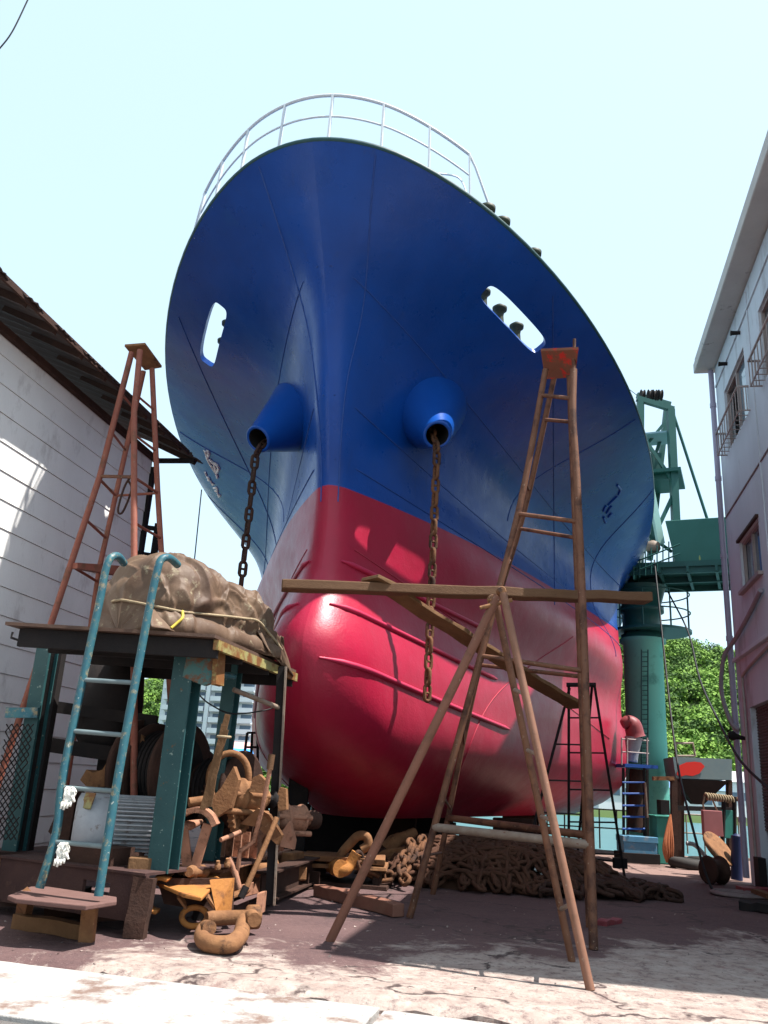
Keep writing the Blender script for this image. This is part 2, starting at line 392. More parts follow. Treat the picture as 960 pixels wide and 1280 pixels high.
def shell(mb, lo, hi, thi, off, flip=0):
    """both sides of the hull skin moved inwards by off, with the mooring openings cut; returns the opening rims"""
    Wr = rows(lo, hi); Tc = cols(thi); rims = []
    for side in (-1, 1):
        def pt(w_, t):
            p = hw(w_, t, side)
            if off: p = p - hnorm(w_, max(t, .02), side)*off*(1 if t > .15 else 1)
            if t == 0 and off: q = p-ATV*((p.dot(ATV))-SC); p = q
            return p
        G = [[pt(a, b) for b in Tc] for a in Wr]
        n = len(Tc); vs = [p for r in G for p in r]; fs = []
        for i in range(len(Wr)-1):
            for j in range(n-1):
                if Wb0-1e-6 <= Wr[i] < Wb1-1e-6 and Tb0-1e-6 <= Tc[j] < Tb1-1e-6: continue
                fs.append((i*n+j, i*n+j+1, (i+1)*n+j+1, (i+1)*n+j))
        mb.add(vs, fs, True)
        wi = [a for a in Wr if Wb0-1e-6 <= a <= Wb1+1e-6]; tj = [b for b in Tc if Tb0-1e-6 <= b <= Tb1+1e-6]
        loop = [(wi[0], b) for b in tj] + [(a, tj[-1]) for a in wi[1:]] + [(wi[-1], b) for b in tj[::-1][1:]] + [(a, tj[0]) for a in wi[::-1][1:-1]]
        # densify
        L2 = []
        for k in range(len(loop)):
            a, b = loop[k], loop[(k+1) % len(loop)]
            for q in range(3): L2.append((a[0]+(b[0]-a[0])*q/3, a[1]+(b[1]-a[1])*q/3))
        inner = []
        cw, ct, hwid, hlen = HC; ar = .2
        for (a, b) in L2:
            dx = (b-ct)/((Tb1-Tb0)/2); dy = (a-cw)/((Wb1-Wb0)/2); an = math.atan2(dy, dx)
            # stadium outline in metres: radius ar, straight half length hlen-ar
            ca, sa = math.cos(an), math.sin(an)
            best = None
            e = 5.0
            # superellipse in normalised coordinates, squarer ends than an ellipse
            k = (abs(ca)**e+abs(sa)**e)**(-1/e)
            inner.append((cw+hwid*k*sa, ct+hlen*k*ca))
        rings = []
        for q in range(5):
            f = q/4; rings.append([pt(a[0]*(1-f)+c[0]*f, a[1]*(1-f)+c[1]*f) for a, c in zip(L2, inner)])
        N_ = len(L2); vs = [p for r in rings for p in r]; fs = []
        for q in range(4):
            for k in range(N_): fs.append((q*N_+k, q*N_+(k+1) % N_, (q+1)*N_+(k+1) % N_, (q+1)*N_+k))
        mb.add(vs, fs, True); rims.append(rings[-1])
    return rims

def hull_material():
    m = bpy.data.materials.new('hull_paint'); m.use_nodes = True; N = m.node_tree; L = N.links; b = N.nodes['Principled BSDF']
    g = N.nodes.new('ShaderNodeNewGeometry'); sep = N.nodes.new('ShaderNodeSeparateXYZ'); L.new(g.outputs['Position'], sep.inputs[0])
    def noi(s, d=5, r=.6, st=None):
        n = N.nodes.new('ShaderNodeTexNoise'); n.inputs['Scale'].default_value = s; n.inputs['Detail'].default_value = d; n.inputs['Roughness'].default_value = r
        if st:
            mp = N.nodes.new('ShaderNodeMapping'); mp.inputs['Scale'].default_value = st; L.new(g.outputs['Position'], mp.inputs[0]); L.new(mp.outputs[0], n.inputs['Vector'])
        else: L.new(g.outputs['Position'], n.inputs['Vector'])
        return n.outputs[0]
    def mr(src, a, b_, c=0, d=1):
        r = N.nodes.new('ShaderNodeMapRange'); r.inputs[1].default_value = a; r.inputs[2].default_value = b_; r.inputs[3].default_value = c; r.inputs[4].default_value = d
        L.new(src, r.inputs[0]); return r.outputs[0]
    def mix(f, a, c):
        x = N.nodes.new('ShaderNodeMix'); x.data_type = 'RGBA'; L.new(f, x.inputs[0])
        for i, q in ((6, a), (7, c)):
            if isinstance(q, tuple): x.inputs[i].default_value = rgb(q)
            else: L.new(q, x.inputs[i])
        return x.outputs[2]
    blue = mix(mr(noi(.9, 6), .35, .65), (.002, .044, .235), (.003, .058, .30))
    blue = mix(mr(noi(3, 8, .7, (1, 1, .25)), .6, .75, 0, .35), blue, (.012, .09, .27))
    blue = mix(mr(noi(1.2, 7, .7, (5, 5, .35)), .60, .78, 0, .45), blue, (.02, .04, .12))
    blue = mix(mr(noi(7, 8, .85), .70, .74, 0, .5), blue, (.06, .14, .3))
    red = mix(mr(noi(1.3, 7), .35, .65), (.36, .009, .040), (.31, .012, .036))
    red = mix(mr(noi(2.2, 9, .75, (1, 1, .4)), .58, .72, 0, .4), red, (.33, .04, .06))
    red = mix(mr(noi(16, 8, .8, (1, 1, .5)), .70, .74, 0, .6), red, (.5, .2, .2))
    lvl = N.nodes.new('ShaderNodeMath'); lvl.operation = 'ADD'; L.new(sep.outputs[2], lvl.inputs[0]); L.new(mr(noi(30, 2), 0, 1, -.006, .006), lvl.inputs[1])
    f = mr(lvl.outputs[0], 5.125, 5.135)
    L.new(mix(f, red, blue), b.inputs['Base Color'])
    ro = mr(noi(2.5, 8, .7), .3, .7, .24, .38)
    x = N.nodes.new('ShaderNodeMath'); x.operation = 'ADD'; L.new(ro, x.inputs[0]); L.new(mr(f, 0, 1, .08, 0), x.inputs[1]); L.new(x.outputs[0], b.inputs['Roughness'])
    b.inputs['Specular IOR Level'].default_value = .36
    bp = N.nodes.new('ShaderNodeBump'); bp.inputs['Strength'].default_value = .35; bp.inputs['Distance'].default_value = .03
    L.new(noi(1.8, 3, .5), bp.inputs['Height']); bp.inputs['Distance'].default_value = .045
    bp2 = N.nodes.new('ShaderNodeBump'); bp2.inputs['Strength'].default_value = .45; bp2.inputs['Distance'].default_value = .006
    L.new(noi(35, 5, .6), bp2.inputs['Height']); L.new(bp.outputs[0], bp2.inputs['Normal']); L.new(bp2.outputs[0], b.inputs['Normal'])
    return m
HULLM = hull_material()
m = MB(); T31 = cols(40)
rim_o = shell(m, 0, 1, 31, 0)
# flat bottom and transom
Wr = rows(0, 1)
bl = [hw(0, t, -1) for t in T31]; br = [hw(0, t, 1) for t in T31]; n = len(T31)
m.add(bl+br, [(i, i+1, n+i+1, n+i) for i in range(n-1)])
tl = [hw(a, 31, -1) for a in Wr]; tr = [hw(a, 31, 1) for a in Wr]; n = len(Wr)
m.add(tl+tr, [(i, i+1, n+i+1, n+i) for i in range(n-1)])
# rim of each opening
OFF = .09
mi = MB(); rim_i = shell(mi, .86, 1, 31, OFF)
for a, b in zip(rim_o, rim_i):
    n = len(a); m.add(a+b, [(i, (i+1) % n, n+(i+1) % n, n+i) for i in range(n)], True)
hull_o = m.build('hull', HULLM, ship)
hull_bvh = BVHTree.FromPolygons([Vector(v) for v in m.v], m.f)
mi.build('bulwark_inside', mat('bulwark_paint', (0.014, 0.07, 0.21), (0.021, 0.084, 0.231), 4, .8, .5), ship)
# deck
m = MB(); dl = [hw(.865, t, -1) for t in T31]; dr = [hw(.865, t, 1) for t in T31]; n = len(T31)
m.add(dl+dr, [(i, i+1, n+i+1, n+i) for i in range(n-1)]); m.build('deck', mat('deck_green', (.05, .14, .1), (.08, .1, .08), 3, .8, .7), ship)
# cap along the bulwark
m = MB(); CAPM = mat('cap_rail_dark', (.012, .05, .06), (.02, .06, .06), 8, .8, .5)
path = [hw(1, t, -1) - hnorm(.995, max(t, .05), -1)*.04 + Vector((0, 0, .01)) for t in T31[::-1]] + [hw(1, t, 1)-hnorm(.995, max(t, .05), 1)*.04 + Vector((0, 0, .01)) for t in T31[1:]]
m.tube(path, .045, 8, cap=False); m.build('cap_rail', CAPM, ship)
# weld seams: thin beads lying on the plating
SEAM = mat('weld_bead', (.01, .035, .2), (.03, .09, .3), 12, 1, .5)
SEAMR = mat('weld_bead_red', (.4, .03, .06), (.3, .03, .05), 12, 1, .6)
def surf_at_y(w_, y):
    lo, hi = 0.0, 14.0
    for _ in range(30):
        mid = (lo+hi)/2
        if hull(w_, mid).x < y: lo = mid
        else: hi = mid
    return (lo+hi)/2
def seam(pts, side, M_=None, r=.0105):
    m = MB(); P_ = [hw(a, b, side) + hnorm(a, max(b, .02), side)*.002 for a, b in pts]
    m.tube(P_, r, 5, smooth=True); return m.build('weld_seam', M_ or SEAM, ship)
for side in (-1, 1):
    seam([(a, surf_at_y(a, .12+1.1*(max(a-.53, 0)/.47)**2.2 * .62)) for a in np.linspace(.53, .995, 30)], side)
    seam([(a, surf_at_y(a, 3.0)) for a in np.linspace(.56, .99, 24)], side)
    seam([(a, t) for a, t in zip(np.linspace(.74, .995, 30), np.linspace(5.0, 6.2, 30))], side)
    seam([(.88-.05*(t/9)**1.2, t) for t in np.linspace(.02, 13, 50)], side)
    seam([(.70-.03*(t/9), t) for t in np.linspace(.02, 13, 40)], side)
    seam([(.60, t) for t in np.linspace(.02, 13, 40)], side)
    seam([(a, 9.2) for a in np.linspace(.53, .995, 30)], side)
    seam([(.46-.2*(t/10), t) for t in np.linspace(.3, 10, 30)], side, SEAMR)
    seam([(a, t) for a, t in zip(np.linspace(.05, .50, 24), np.linspace(2.2, 6.3, 24))], side, SEAMR)
# rubbing strakes, three a side
STR = mat('strake_red', (.5, .03, .08), (.4, .03, .08), 4, .8, .4)
for side in (-1, 1):
    for (w0, t0, w1, t1) in ((.424, .12, .419, 3.6), (.336, .08, .313, 4.2), (.243, .06, .208, 4.75)):
        P_ = [hw(w0+(w1-w0)*k/24, t0+(t1-t0)*k/24, side)+hnorm(w0+(w1-w0)*k/24, t0+(t1-t0)*k/24, side)*.012 for k in range(25)]
        m = MB(); m.tube(P_, [.012]+[.035]*23+[.012], 8); m.build('rubbing_strake', STR, ship)
# hawse pipes
HAW = mat('hawse_blue', (.007, .075, .35), (.006, .06, .3), 3, .8, .28, bump=.1)
hawse = []
for side in (-1, 1):
    mouth = AXV*10.98 + ATV*(SC+side*1.36) + Vector((0, 0, 6.12)); root = AXV*11.75 + ATV*(SC+side*1.04) + Vector((0, 0, 6.80))
    d = (root-mouth).normalized(); sx, uz, _ = frame(d); n = 48
    m = MB()
    prof = [(-.0, .165), (-.02, .19), (0.0, .212), (.03, .216), (.06, .22), (.93, .52), (1.6, .78)]
    vs = []; fs = []
    for (t, r) in prof:
        for k in range(n):
            a = 2*math.pi*k/n; vs.append(mouth+d*t+sx*math.cos(a)*r+uz*math.sin(a)*r)
    for i in range(len(prof)-1):
        for k in range(n): fs.append((i*n+k, i*n+(k+1) % n, (i+1)*n+(k+1) % n, (i+1)*n+k))
    m.add(vs, fs, True)
    h = m.build('hawse_pipe', HAW, ship)
    m = MB(); m.lathe(mouth-d*.0, mouth+d*1.0, [(0, .172), (.5, .165), (1, .16)], 32, cap=False)
    m.lathe(mouth+d*.9, mouth+d*.95, [(0, .165), (1, .165)], 24)
    m.build('pipe_bore', DARKIN, h)
    hawse.append((mouth, d))
# fairlead rollers in the openings and on the bulwark
ROLL = mat('roller_green', (.02, .035, .02), (.05, .05, .03), 6, .9, .6)
for side in (-1, 1):
    for t in (2.12, 2.5, 2.93):
        p = hw(HC[0]-HC[2]*1.15, t, side) - hnorm(HC[0], t, side)*.16
        m = MB(); m.lathe(p+Vector((0, 0, -.1)), p+Vector((0, 0, .24)), [(0, .07), (.45, .06), (.62, .07), (.72, .11), (.85, .115), (1, .05)], 18)
        m.build('fairlead_roller', ROLL, ship)
    for t in (1.38, 1.62, 2.22):
        if side < 0: continue
        p = hw(1, t, side) - ATV*side*.11 + AXV*.06 + Vector((0, 0, .03))
        m = MB(); m.lathe(p, p+Vector((0, 0, .24)), [(0, .06), (.35, .06), (.5, .075), (.6, .115), (.85, .12), (1, .05)], 18)
        m.build('fairlead_roller', ROLL, ship)
# bow railing
RAILH = .82
RAILM = mat('rail_paint', (.58, .62, .66), (.5, .53, .56), 9, .8, .5)
RT_ = {}
for side in (-1, 1):
    Q = np.array([hw(1, t, side) for t in np.linspace(0, 1, 300)**2*4]); RT_[side] = (np.concatenate([[0], np.cumsum(np.linalg.norm(np.diff(Q, axis=0), axis=1))]), Q)
def railp(u, h):           # u: signed distance along the deck edge from the stem (negative = viewer's left)
    side = 1 if u > 0 else -1
    p = Vector([float(np.interp(abs(u), RT_[side][0], RT_[side][1][:, k])) for k in range(3)])
    inward = (AXV*(11.5-p.dot(AXV)) + ATV*(SC-p.dot(ATV))).normalized()
    return p + inward*(.05+.05*h) + Vector((0, 0, h))
us = list(np.linspace(-2.62, 2.3, 8))
for h, r, nm in ((RAILH, .017, 'top_rail'), (RAILH*.56, .010, 'middle_rail'), (.09, .010, 'lower_rail')):
    m = MB(); pts = [railp(u, h) for u in np.linspace(us[0]-.05, us[-1], 56)]
    m.tube(pts, r*1.3, 8, flat=1)
    if nm == 'top_rail':
        m.tube([railp(us[-1], h), railp(us[-1]+.12, h*.82), railp(us[-1]+.5, .0)], r, 6)
        m.tube([railp(us[0], h), railp(us[0]-.12, h*.82), railp(us[0]-.5, .0)], r, 6)
    m.build(nm, RAILM, ship)
for u in us:
    m = MB(); m.beam(railp(u, -.02), railp(u, RAILH), .024, .055, up=AXV); m.build('rail_post', RAILM, ship)
m = MB(); m.tube(catmull([railp(2.28, .02), railp(2.26, .38)+ATV*-.1, railp(2.2, .45)+ATV*-.3, railp(2.1, .40)+ATV*-.5], 6), .012, 6); m.build('rail_brace', WHITE, ship)
# superstructure aft (not reached by the view from the bow)
m = MB(); c0 = AXV*33+ATV*SC; m.box(c0+Vector((0, 0, 8.0)), (6.4, 6, 3.2), rz=-SA); 
m.build('deckhouse', WHITE, ship, bevel=.05)
# name painted on the bow: welded letters, seen at a grazing angle
def on_hull(x, y):
    o = Vector((0, 0, CAMH)); d = ray(x, y).normalized(); loc, nrm, i, dist = hull_bvh.ray_cast(o, d)
    return (loc, nrm if nrm.dot(d) < 0 else -nrm) if loc else (None, None)
def stroke(mb, pts, r):
    P_ = []
    for k in range(len(pts)-1):
        for q in range(5):
            f = q/4; l, n_ = on_hull(pts[k][0]*(1-f)+pts[k+1][0]*f, pts[k][1]*(1-f)+pts[k+1][1]*f)
            if l: P_.append(l+n_*.004)
    if len(P_) > 2: mb.tube(P_, r, 6, flat=1)
m = MB(); q = lambda x, y: (235+x/10.66, 540+y/10.66)
for s_ in ([q(225, 245), q(250, 300), q(262, 360), q(300, 430), q(345, 500), q(385, 560), q(395, 605)], [q(262, 240), q(285, 285), q(265, 330)], [q(290, 360), q(350, 420), q(375, 520)], [q(350, 405), q(395, 440), q(415, 490), q(385, 540)]): stroke(m, s_, .035)
m.build('painted_name', WHITE, ship)
m = MB()
for s_ in ([q(230, 530), q(250, 575)], [q(255, 600), q(285, 610), q(275, 640), q(300, 640)], [q(305, 650), q(330, 700), q(345, 690)], [q(345, 745), q(385, 740), q(395, 790), q(365, 780)], [q(395, 800), q(415, 860), q(430, 840)]): stroke(m, s_, .03)
m.build('painted_letters', WHITE, ship)
m = MB(); q = lambda x, y: (730+x/8, 540+y/8)
for s_ in ([q(330, 530), q(365, 575), q(345, 625)], [q(330, 640), q(240, 730)], [q(270, 740), q(225, 810)], [q(275, 810), q(240, 850)], [q(215, 740), q(195, 790)], [q(195, 850), q(215, 905)]): stroke(m, s_, .03)
m.build('raised_letters', HAW, ship)

# ------------------------------------------------------------------ anchor chains hanging from the hawse pipes
def chain_line(mb, P_, L=.30, W=.165, r=.031, twist=0.0):
    P_ = [Vector(p) for p in P_]; pitch_ = L-2*r*1.05
    cum = [0.0]
    for a, b in zip(P_[:-1], P_[1:]): cum.append(cum[-1]+(b-a).length)
    pts = []
    for k in range(int(cum[-1]/pitch_)+1):
        q = k*pitch_; i = min(max(int(np.searchsorted(cum, q, side='right'))-1, 0), len(P_)-2)
        pts.append(P_[i].lerp(P_[i+1], (q-cum[i])/max(cum[i+1]-cum[i], 1e-6)))
    for i in range(len(pts)-1):
        d = pts[i+1]-pts[i]; sx, uz, dn = frame(d); a = twist + (math.pi/2 if i % 2 else 0) + random.uniform(-.12, .12)
        mb.link((pts[i]+pts[i+1])/2, d, sx*math.cos(a)+uz*math.sin(a), L, W, r)
for side, zend, lab in ((1, at(546, 892, 10.75).z, 'rusty studded anchor chain hanging from the right hawse pipe in front of the red bottom'), (-1, .35, 'dark studded anchor chain hanging from the left hawse pipe down behind the tarpaulin')):
    mouth, d = hawse[0 if side < 0 else 1]
    a = mouth+d*.25; b = mouth+Vector((0, 0, -.19))-d*.02
    m = MB(); chain_line(m, [mouth+d*.6, b, b+Vector((.0, 0, zend-b.z))], .26, .142, .026, twist=.5)
    tag(m.build('anchor_chain', RUSTCH if side > 0 else RUSTD), lab, 'chain', 'anchor chains hanging from the bow')
# keel blocks
kb = 0
for i, s_ in enumerate((17, 20, 23)):
    for off in (-2.2, 0, 2.2):
        kb += 1; m = MB(); c = AXV*s_+ATV*(SC+off)
        m.box(c+Vector((0, 0, .2)), (.9, .5, .42), rz=-SA, jit=.02); m.box(c+Vector((0, 0, .6)), (.75, .42, .4), rz=-SA, jit=.02)
        tag(m.build('keel_block', RUSTD, bevel=.02), 'dark stacked timber keel block under the red bottom, in the deep shade', 'keel block', 'keel blocks under the ship')
# vertical shore at the left of the hull
m = MB(); a = at(372, 1004, 12.6); m.beam((a.x, a.y, 0), (a.x, a.y, at(372, 960, 12.6).z+.5), .28, .28); m.box((a.x, a.y, .06), (.5, .5, .14))
tag(m.build('shore_post', BLACK, bevel=.01), 'black upright shore post holding the left side of the red bottom', 'shore post')

# ------------------------------------------------------------------ left building
BL_A = R_(11.3); BLd = Vector((math.sin(BL_A), math.cos(BL_A), 0)); BLn = Vector((BLd.y, -BLd.x, 0))      # wall runs along BLd, faces BLn
BLp = at(183, 630, 13.0); BLp.z = 0
def LW(u, z, o=0): return BLp - BLd*u + Vector((0, 0, z)) + BLn*o         # u metres towards the camera from the far corner
def LWpx(x, y): p = on_plane(x, y, BLp, BLn); return (BLp-p).dot(BLd), p.z
EZ = LWpx(235, 560)
lb = thing('boarded_shed', 'white boarded shed with a corrugated rusty eave, lit by the sun on its lower wall', 'shed', tuple(BLp-BLd*4), -BL_A)
SIDING = mat('white_siding', (.78, .77, .75), (.7, .69, .67), 3, .9, .75, bump=.3, c3=(.45, .42, .4), s3=2.5, t3=.66, w3=.1, stretch=(1, 1, .5))
WT = at(240, 566, 13).z-.30
m = MB(); nb = 0; z = .0; bh = .33
while z < WT:
    m.prism([LW(-.0, z, .0), LW(14, z, .0), LW(14, z+bh-.006, -.012), LW(-.0, z+bh-.006, -.012)], -BLn*.03); z += bh; nb += 1
m.prism([LW(0, 0, -.045), LW(14, 0, -.045), LW(14, WT+.1, -.045), LW(0, WT+.1, -.045)], -BLn*3.6)
m.build('wall', SIDING, lb)
m = MB(); m.beam(LW(-.02, 0, .0), LW(-.02, WT, .0), .1, .1, up=BLn); m.build('corner_board', BLACK, lb)
m = MB(); m.box(LW(6.5, 1.02, .045), (.03, 7.0, 2.0), rz=-BL_A); m.build('grey_sheeting', mat('grey_sheeting', (.2, .19, .19), (.26, .25, .24), 4, .8, .7, bump=.2), lb)
m = MB(); m.beam(LW(3.0, 2.05, .06), LW(10, 2.05, .06), .06, .05); m.build('ledge', BLACK, lb)
# eave: sloping corrugated sheet on rafters
EAV = .62; ez = at(240, 566, 13).z
CORR = mat('rusty_corrugated', (.045, .03, .028), (.07, .048, .042), 5, .9, .85, bump=.5)
m = MB(); vs = []; fs = []; nu = 420; U0, U1 = -.55, 14
for i in range(nu+1):
    u = U0+(U1-U0)*i/nu; c = .014*math.sin(u*2*math.pi/.12)
    jag = .05*noise.noise(Vector((u*3, 2, 1))) + (.05*noise.noise(Vector((u*14, 2, 1))) if u < .3 else 0)
    for (o, zz) in ((EAV+jag, ez-.02+c), (-.4, ez+.42+c), (-2.4, ez+1.2+c)): vs.append(LW(u, zz, o))
for i in range(nu): fs += [(3*i, 3*i+3, 3*i+4, 3*i+1), (3*i+1, 3*i+4, 3*i+5, 3*i+2)]
m.add(vs, fs)
ro = m.build('roof', CORR, lb); so = ro.modifiers.new('thick', 'SOLIDIFY'); so.thickness = .012
m = MB(); u = -.4
while u < 13.5:
    m.beam(LW(u, ez-.06, EAV-.05), LW(u, ez+.30, -.2), .06, .10); u += .62
m.build('rafters', WOOD if 0 else RUSTD, lb)
m = MB(); m.beam(LW(U0+.5, ez-.03, EAV-.03), LW(U1, ez-.03, EAV-.03), .03, .08, up=Vector((0, 0, 1))); m.build('fascia', RUSTD, lb)
m = MB(); m.beam(LW(-.05, ez-.16, .04), LW(13, ez-.16, .04), .08, .09); m.build('soffit_board', RUSTD, lb)
# conduit bracket and dark frame beyond the shed's far corner
m = MB(); a = at(196, 576, 13.2); b = at(243, 576, 13.2); m.beam(a, b, .07, .07); m.build('bracket', BLACK, lb)
fr = thing('access_stage', 'small black steel frame standing past the far corner of the white shed', 'frame', tuple(gnd(186, 1030) if 0 else Vector((at(186, 690, 14).x, 14, 0))))
for xx in (176, 198):
    a = at(xx, 655, 14); m = MB(); m.beam((a.x, 14, 0), a, .1, .1); m.build('post', BLACK, fr)
for yy in (658, 692): m = MB(); m.beam(at(174, yy, 14), at(202, yy+4, 14), .07, .07); m.build('crossbar', BLACK, fr)

# ------------------------------------------------------------------ right building
BR_A = R_(12.2); BRd = Vector((math.sin(BR_A), math.cos(BR_A), 0)); BRn = Vector((-BRd.y, BRd.x, 0))      # faces the yard (left)
BRp = Vector((6.68, 15.46, 0))
def RW(u, z, o=0): return BRp - BRd*u + Vector((0, 0, z)) + BRn*o
def RWpx(x, y): p = on_plane(x, y, BRp, BRn); return (BRp-p).dot(BRd), p.z
RZ = at(892, 462, 15.46).z
rb = thing('rendered_building', 'pale grey rendered two storey building in the shade, with barred windows and a roof slab', 'building', tuple(BRp-BRd*5), -BR_A)
REND = mat('grey_render', (.54, .57, .62), (.43, .455, .49), 1.3, .9, .85, bump=.4, bscale=20, c3=(.22, .2, .2), s3=1.6, t3=.66, w3=.1, stretch=(1, 1, .35))
def rect(pl):
    us = [RWpx(*p) for p in pl]; return min(a for a, b in us), max(a for a, b in us), min(b for a, b in us), max(b for a, b in us)
# windows: (u0,u1,z0,z1)
def win_rect(x0, y0, x1, y1):        # far-bottom px, near-top px
    u0, z0 = RWpx(x0, y0); u1, z1 = RWpx(x1, y1); return (min(u0, u1), max(u0, u1), min(z0, z1), max(z0, z1))
_u, _z = RWpx(908, 483); _u2, _z2 = RWpx(932, 436); 
W1 = (RWpx(908, 530)[0], RWpx(932, 470)[0], RWpx(912, 562)[1], RWpx(908, 483)[1])
W2 = (RWpx(926, 700)[0], RWpx(951, 690)[0], RWpx(927, 741)[1], RWpx(925, 678)[1])
W3 = (W1[1]+1.15, W1[1]+1.15+(W1[1]-W1[0]), W1[2], W1[3])
DR = (RWpx(943, 960)[0], RWpx(943, 960)[0]+3.4, .0, RWpx(943, 882)[1])
wins = [W1, W2, W3]
holes = wins + [DR]
BLN = 9.2
us = sorted({0, BLN} | {a for w_ in holes for a in w_[:2]}); zs = sorted({0, RZ} | {b for w_ in holes for b in w_[2:]})
m = MB(); TH = .16
for i in range(len(us)-1):
    for j in range(len(zs)-1):
        uc, zc = (us[i]+us[i+1])/2, (zs[j]+zs[j+1])/2
        if any(w_[0] < uc < w_[1] and w_[2] < zc < w_[3] for w_ in holes): continue
        m.add([RW(us[i], zs[j]), RW(us[i+1], zs[j]), RW(us[i+1], zs[j+1]), RW(us[i], zs[j+1])], [(0, 1, 2, 3)])
for w_ in holes:
    c = [(w_[0], w_[2]), (w_[1], w_[2]), (w_[1], w_[3]), (w_[0], w_[3])]
    m.add([RW(a, b) for a, b in c]+[RW(a, b, -TH) for a, b in c], [(i, (i+1) % 4, 4+(i+1) % 4, 4+i) for i in range(4)])
B0 = 7.0
m.add([RW(0, 0), RW(0, RZ), RW(0, RZ, -B0), RW(0, 0, -B0)], [(0, 1, 2, 3)]); m.add([RW(BLN, 0), RW(BLN, RZ), RW(BLN, RZ, -B0), RW(BLN, 0, -B0)], [(0, 1, 2, 3)])
m.add([RW(0, 0, -B0), RW(BLN, 0, -B0), RW(BLN, RZ, -B0), RW(0, RZ, -B0)], [(0, 1, 2, 3)])
m.add([RW(.05, 0, -1.2), RW(BLN-.1, 0, -1.2), RW(BLN-.1, RZ-.05, -1.2), RW(.05, RZ-.05, -1.2)], [(0, 1, 2, 3)])
bmw = m.build('wall', REND, rb)
m = MB(); m.box(RW(BLN/2+.05, RZ+.14, -B0/2+.0), (B0+.76, BLN+.55, .22), rz=-BR_A); m.box(RW(BLN/2+.05, RZ+.31, -B0/2+.0), (B0+.7, BLN+.49, .12), rz=-BR_A)
m.build('roof_slab', mat('stained_slab', (.5, .47, .44), (.4, .36, .34), 2, .9, .85, bump=.4, c3=(.1, .08, .07), s3=1.7, t3=.66, w3=.05), rb, bevel=.02)
DRK = MB()
for i, w_ in enumerate(wins):
    u0_, u1_, z0_, z1_ = w_; m = MB()
    for a, b in (((u0_, z0_), (u1_, z0_)), ((u0_, z1_), (u1_, z1_))): m.beam(RW(a[0], a[1]+(.025 if a[1] == z0_ else -.025), -.07), RW(b[0], b[1]+(.025 if a[1] == z0_ else -.025), -.07), .05, .05)
    for a in (u0_+.025, (u0_+u1_)/2, u1_-.025): m.beam(RW(a, z0_, -.068), RW(a, z1_, -.068), .05, .05, up=BRn)
    wf = m.build('window', ALU, rb)
    m = MB(); h = (u0_+u1_)/2
    m.add([RW(h, z0_, -.09), RW(u1_, z0_, -.09), RW(u1_, z1_, -.09), RW(h, z1_, -.09)], [(0, 1, 2, 3)]); m.build('pane', GLASS, wf)
    m = MB()
    if i == 1: m.add([RW(u0_, z0_, -.10), RW(h, z0_, -.10), RW(h, z1_, -.10), RW(u0_, z1_, -.10)], [(0, 1, 2, 3)]); m.build('pane', GLASS, wf)
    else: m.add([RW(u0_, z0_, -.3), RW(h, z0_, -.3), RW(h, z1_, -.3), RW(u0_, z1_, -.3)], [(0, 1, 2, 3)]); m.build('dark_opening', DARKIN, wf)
    if i != 1:
        m = MB(); zb = z0_-.02; zt_ = z0_+(z1_-z0_)*.34; ua, ub, oo = u0_-.12, u1_+.12, .18
        for zz in (zb, zt_):
            m.tube([RW(ua, zz, 0), RW(ua, zz, oo), RW(ub, zz, oo), RW(ub, zz, 0)], .022 if zz == zt_ else .015, 6)
        k = 11
        for q in range(k): a = ua+(ub-ua)*q/(k-1); m.tube([RW(a, zb, oo), RW(a, zt_, oo)], .009, 5)
        for q in range(1, 4):
            for a in (ua, ub): m.tube([RW(a, zb, oo*q/4), RW(a, zt_, oo*q/4)], .009, 5)
        for q in range(k): a = ua+(ub-ua)*q/(k-1); m.tube([RW(a, zb, 0), RW(a, zb, oo)], .009, 5)
        m.build('window_guard', ALU, rb)
    else:
        m = MB(); m.box(RW((u0_+u1_)/2, z1_+.03, .02), (.06, u1_-u0_+.1, .05), rz=-BR_A); m.build('lintel', RUSTD, rb)
        m = MB(); m.box(RW((u0_+u1_)/2, z0_-.04, .03), (.1, u1_-u0_+.1, .06), rz=-BR_A); m.build('window_sill', ALU, rb)
# shutter in the doorway
m = MB(); k = 40
SHUT = mat('dark_shutter', (.07, .05, .05), (.1, .07, .065), 6, .9, .6)
for q in range(k):
    za = DR[2]+.9+(DR[3]-DR[2]-.9)*q/k; zb = DR[2]+.9+(DR[3]-DR[2]-.9)*(q+1)/k
    m.add([RW(DR[0], za, -.11), RW(DR[1], za, -.11), RW(DR[1], (za+zb)/2, -.085), RW(DR[0], (za+zb)/2, -.085), RW(DR[1], zb, -.11), RW(DR[0], zb, -.11)], [(0, 1, 2, 3), (3, 2, 4, 5)])
m.build('roller_shutter', SHUT, rb)
m = MB(); m.add([RW(DR[0], 0, -.8), RW(DR[1], 0, -.8), RW(DR[1], DR[3], -.8), RW(DR[0], DR[3], -.8)], [(0, 1, 2, 3)]); m.build('doorway_inside', DARKIN, rb)
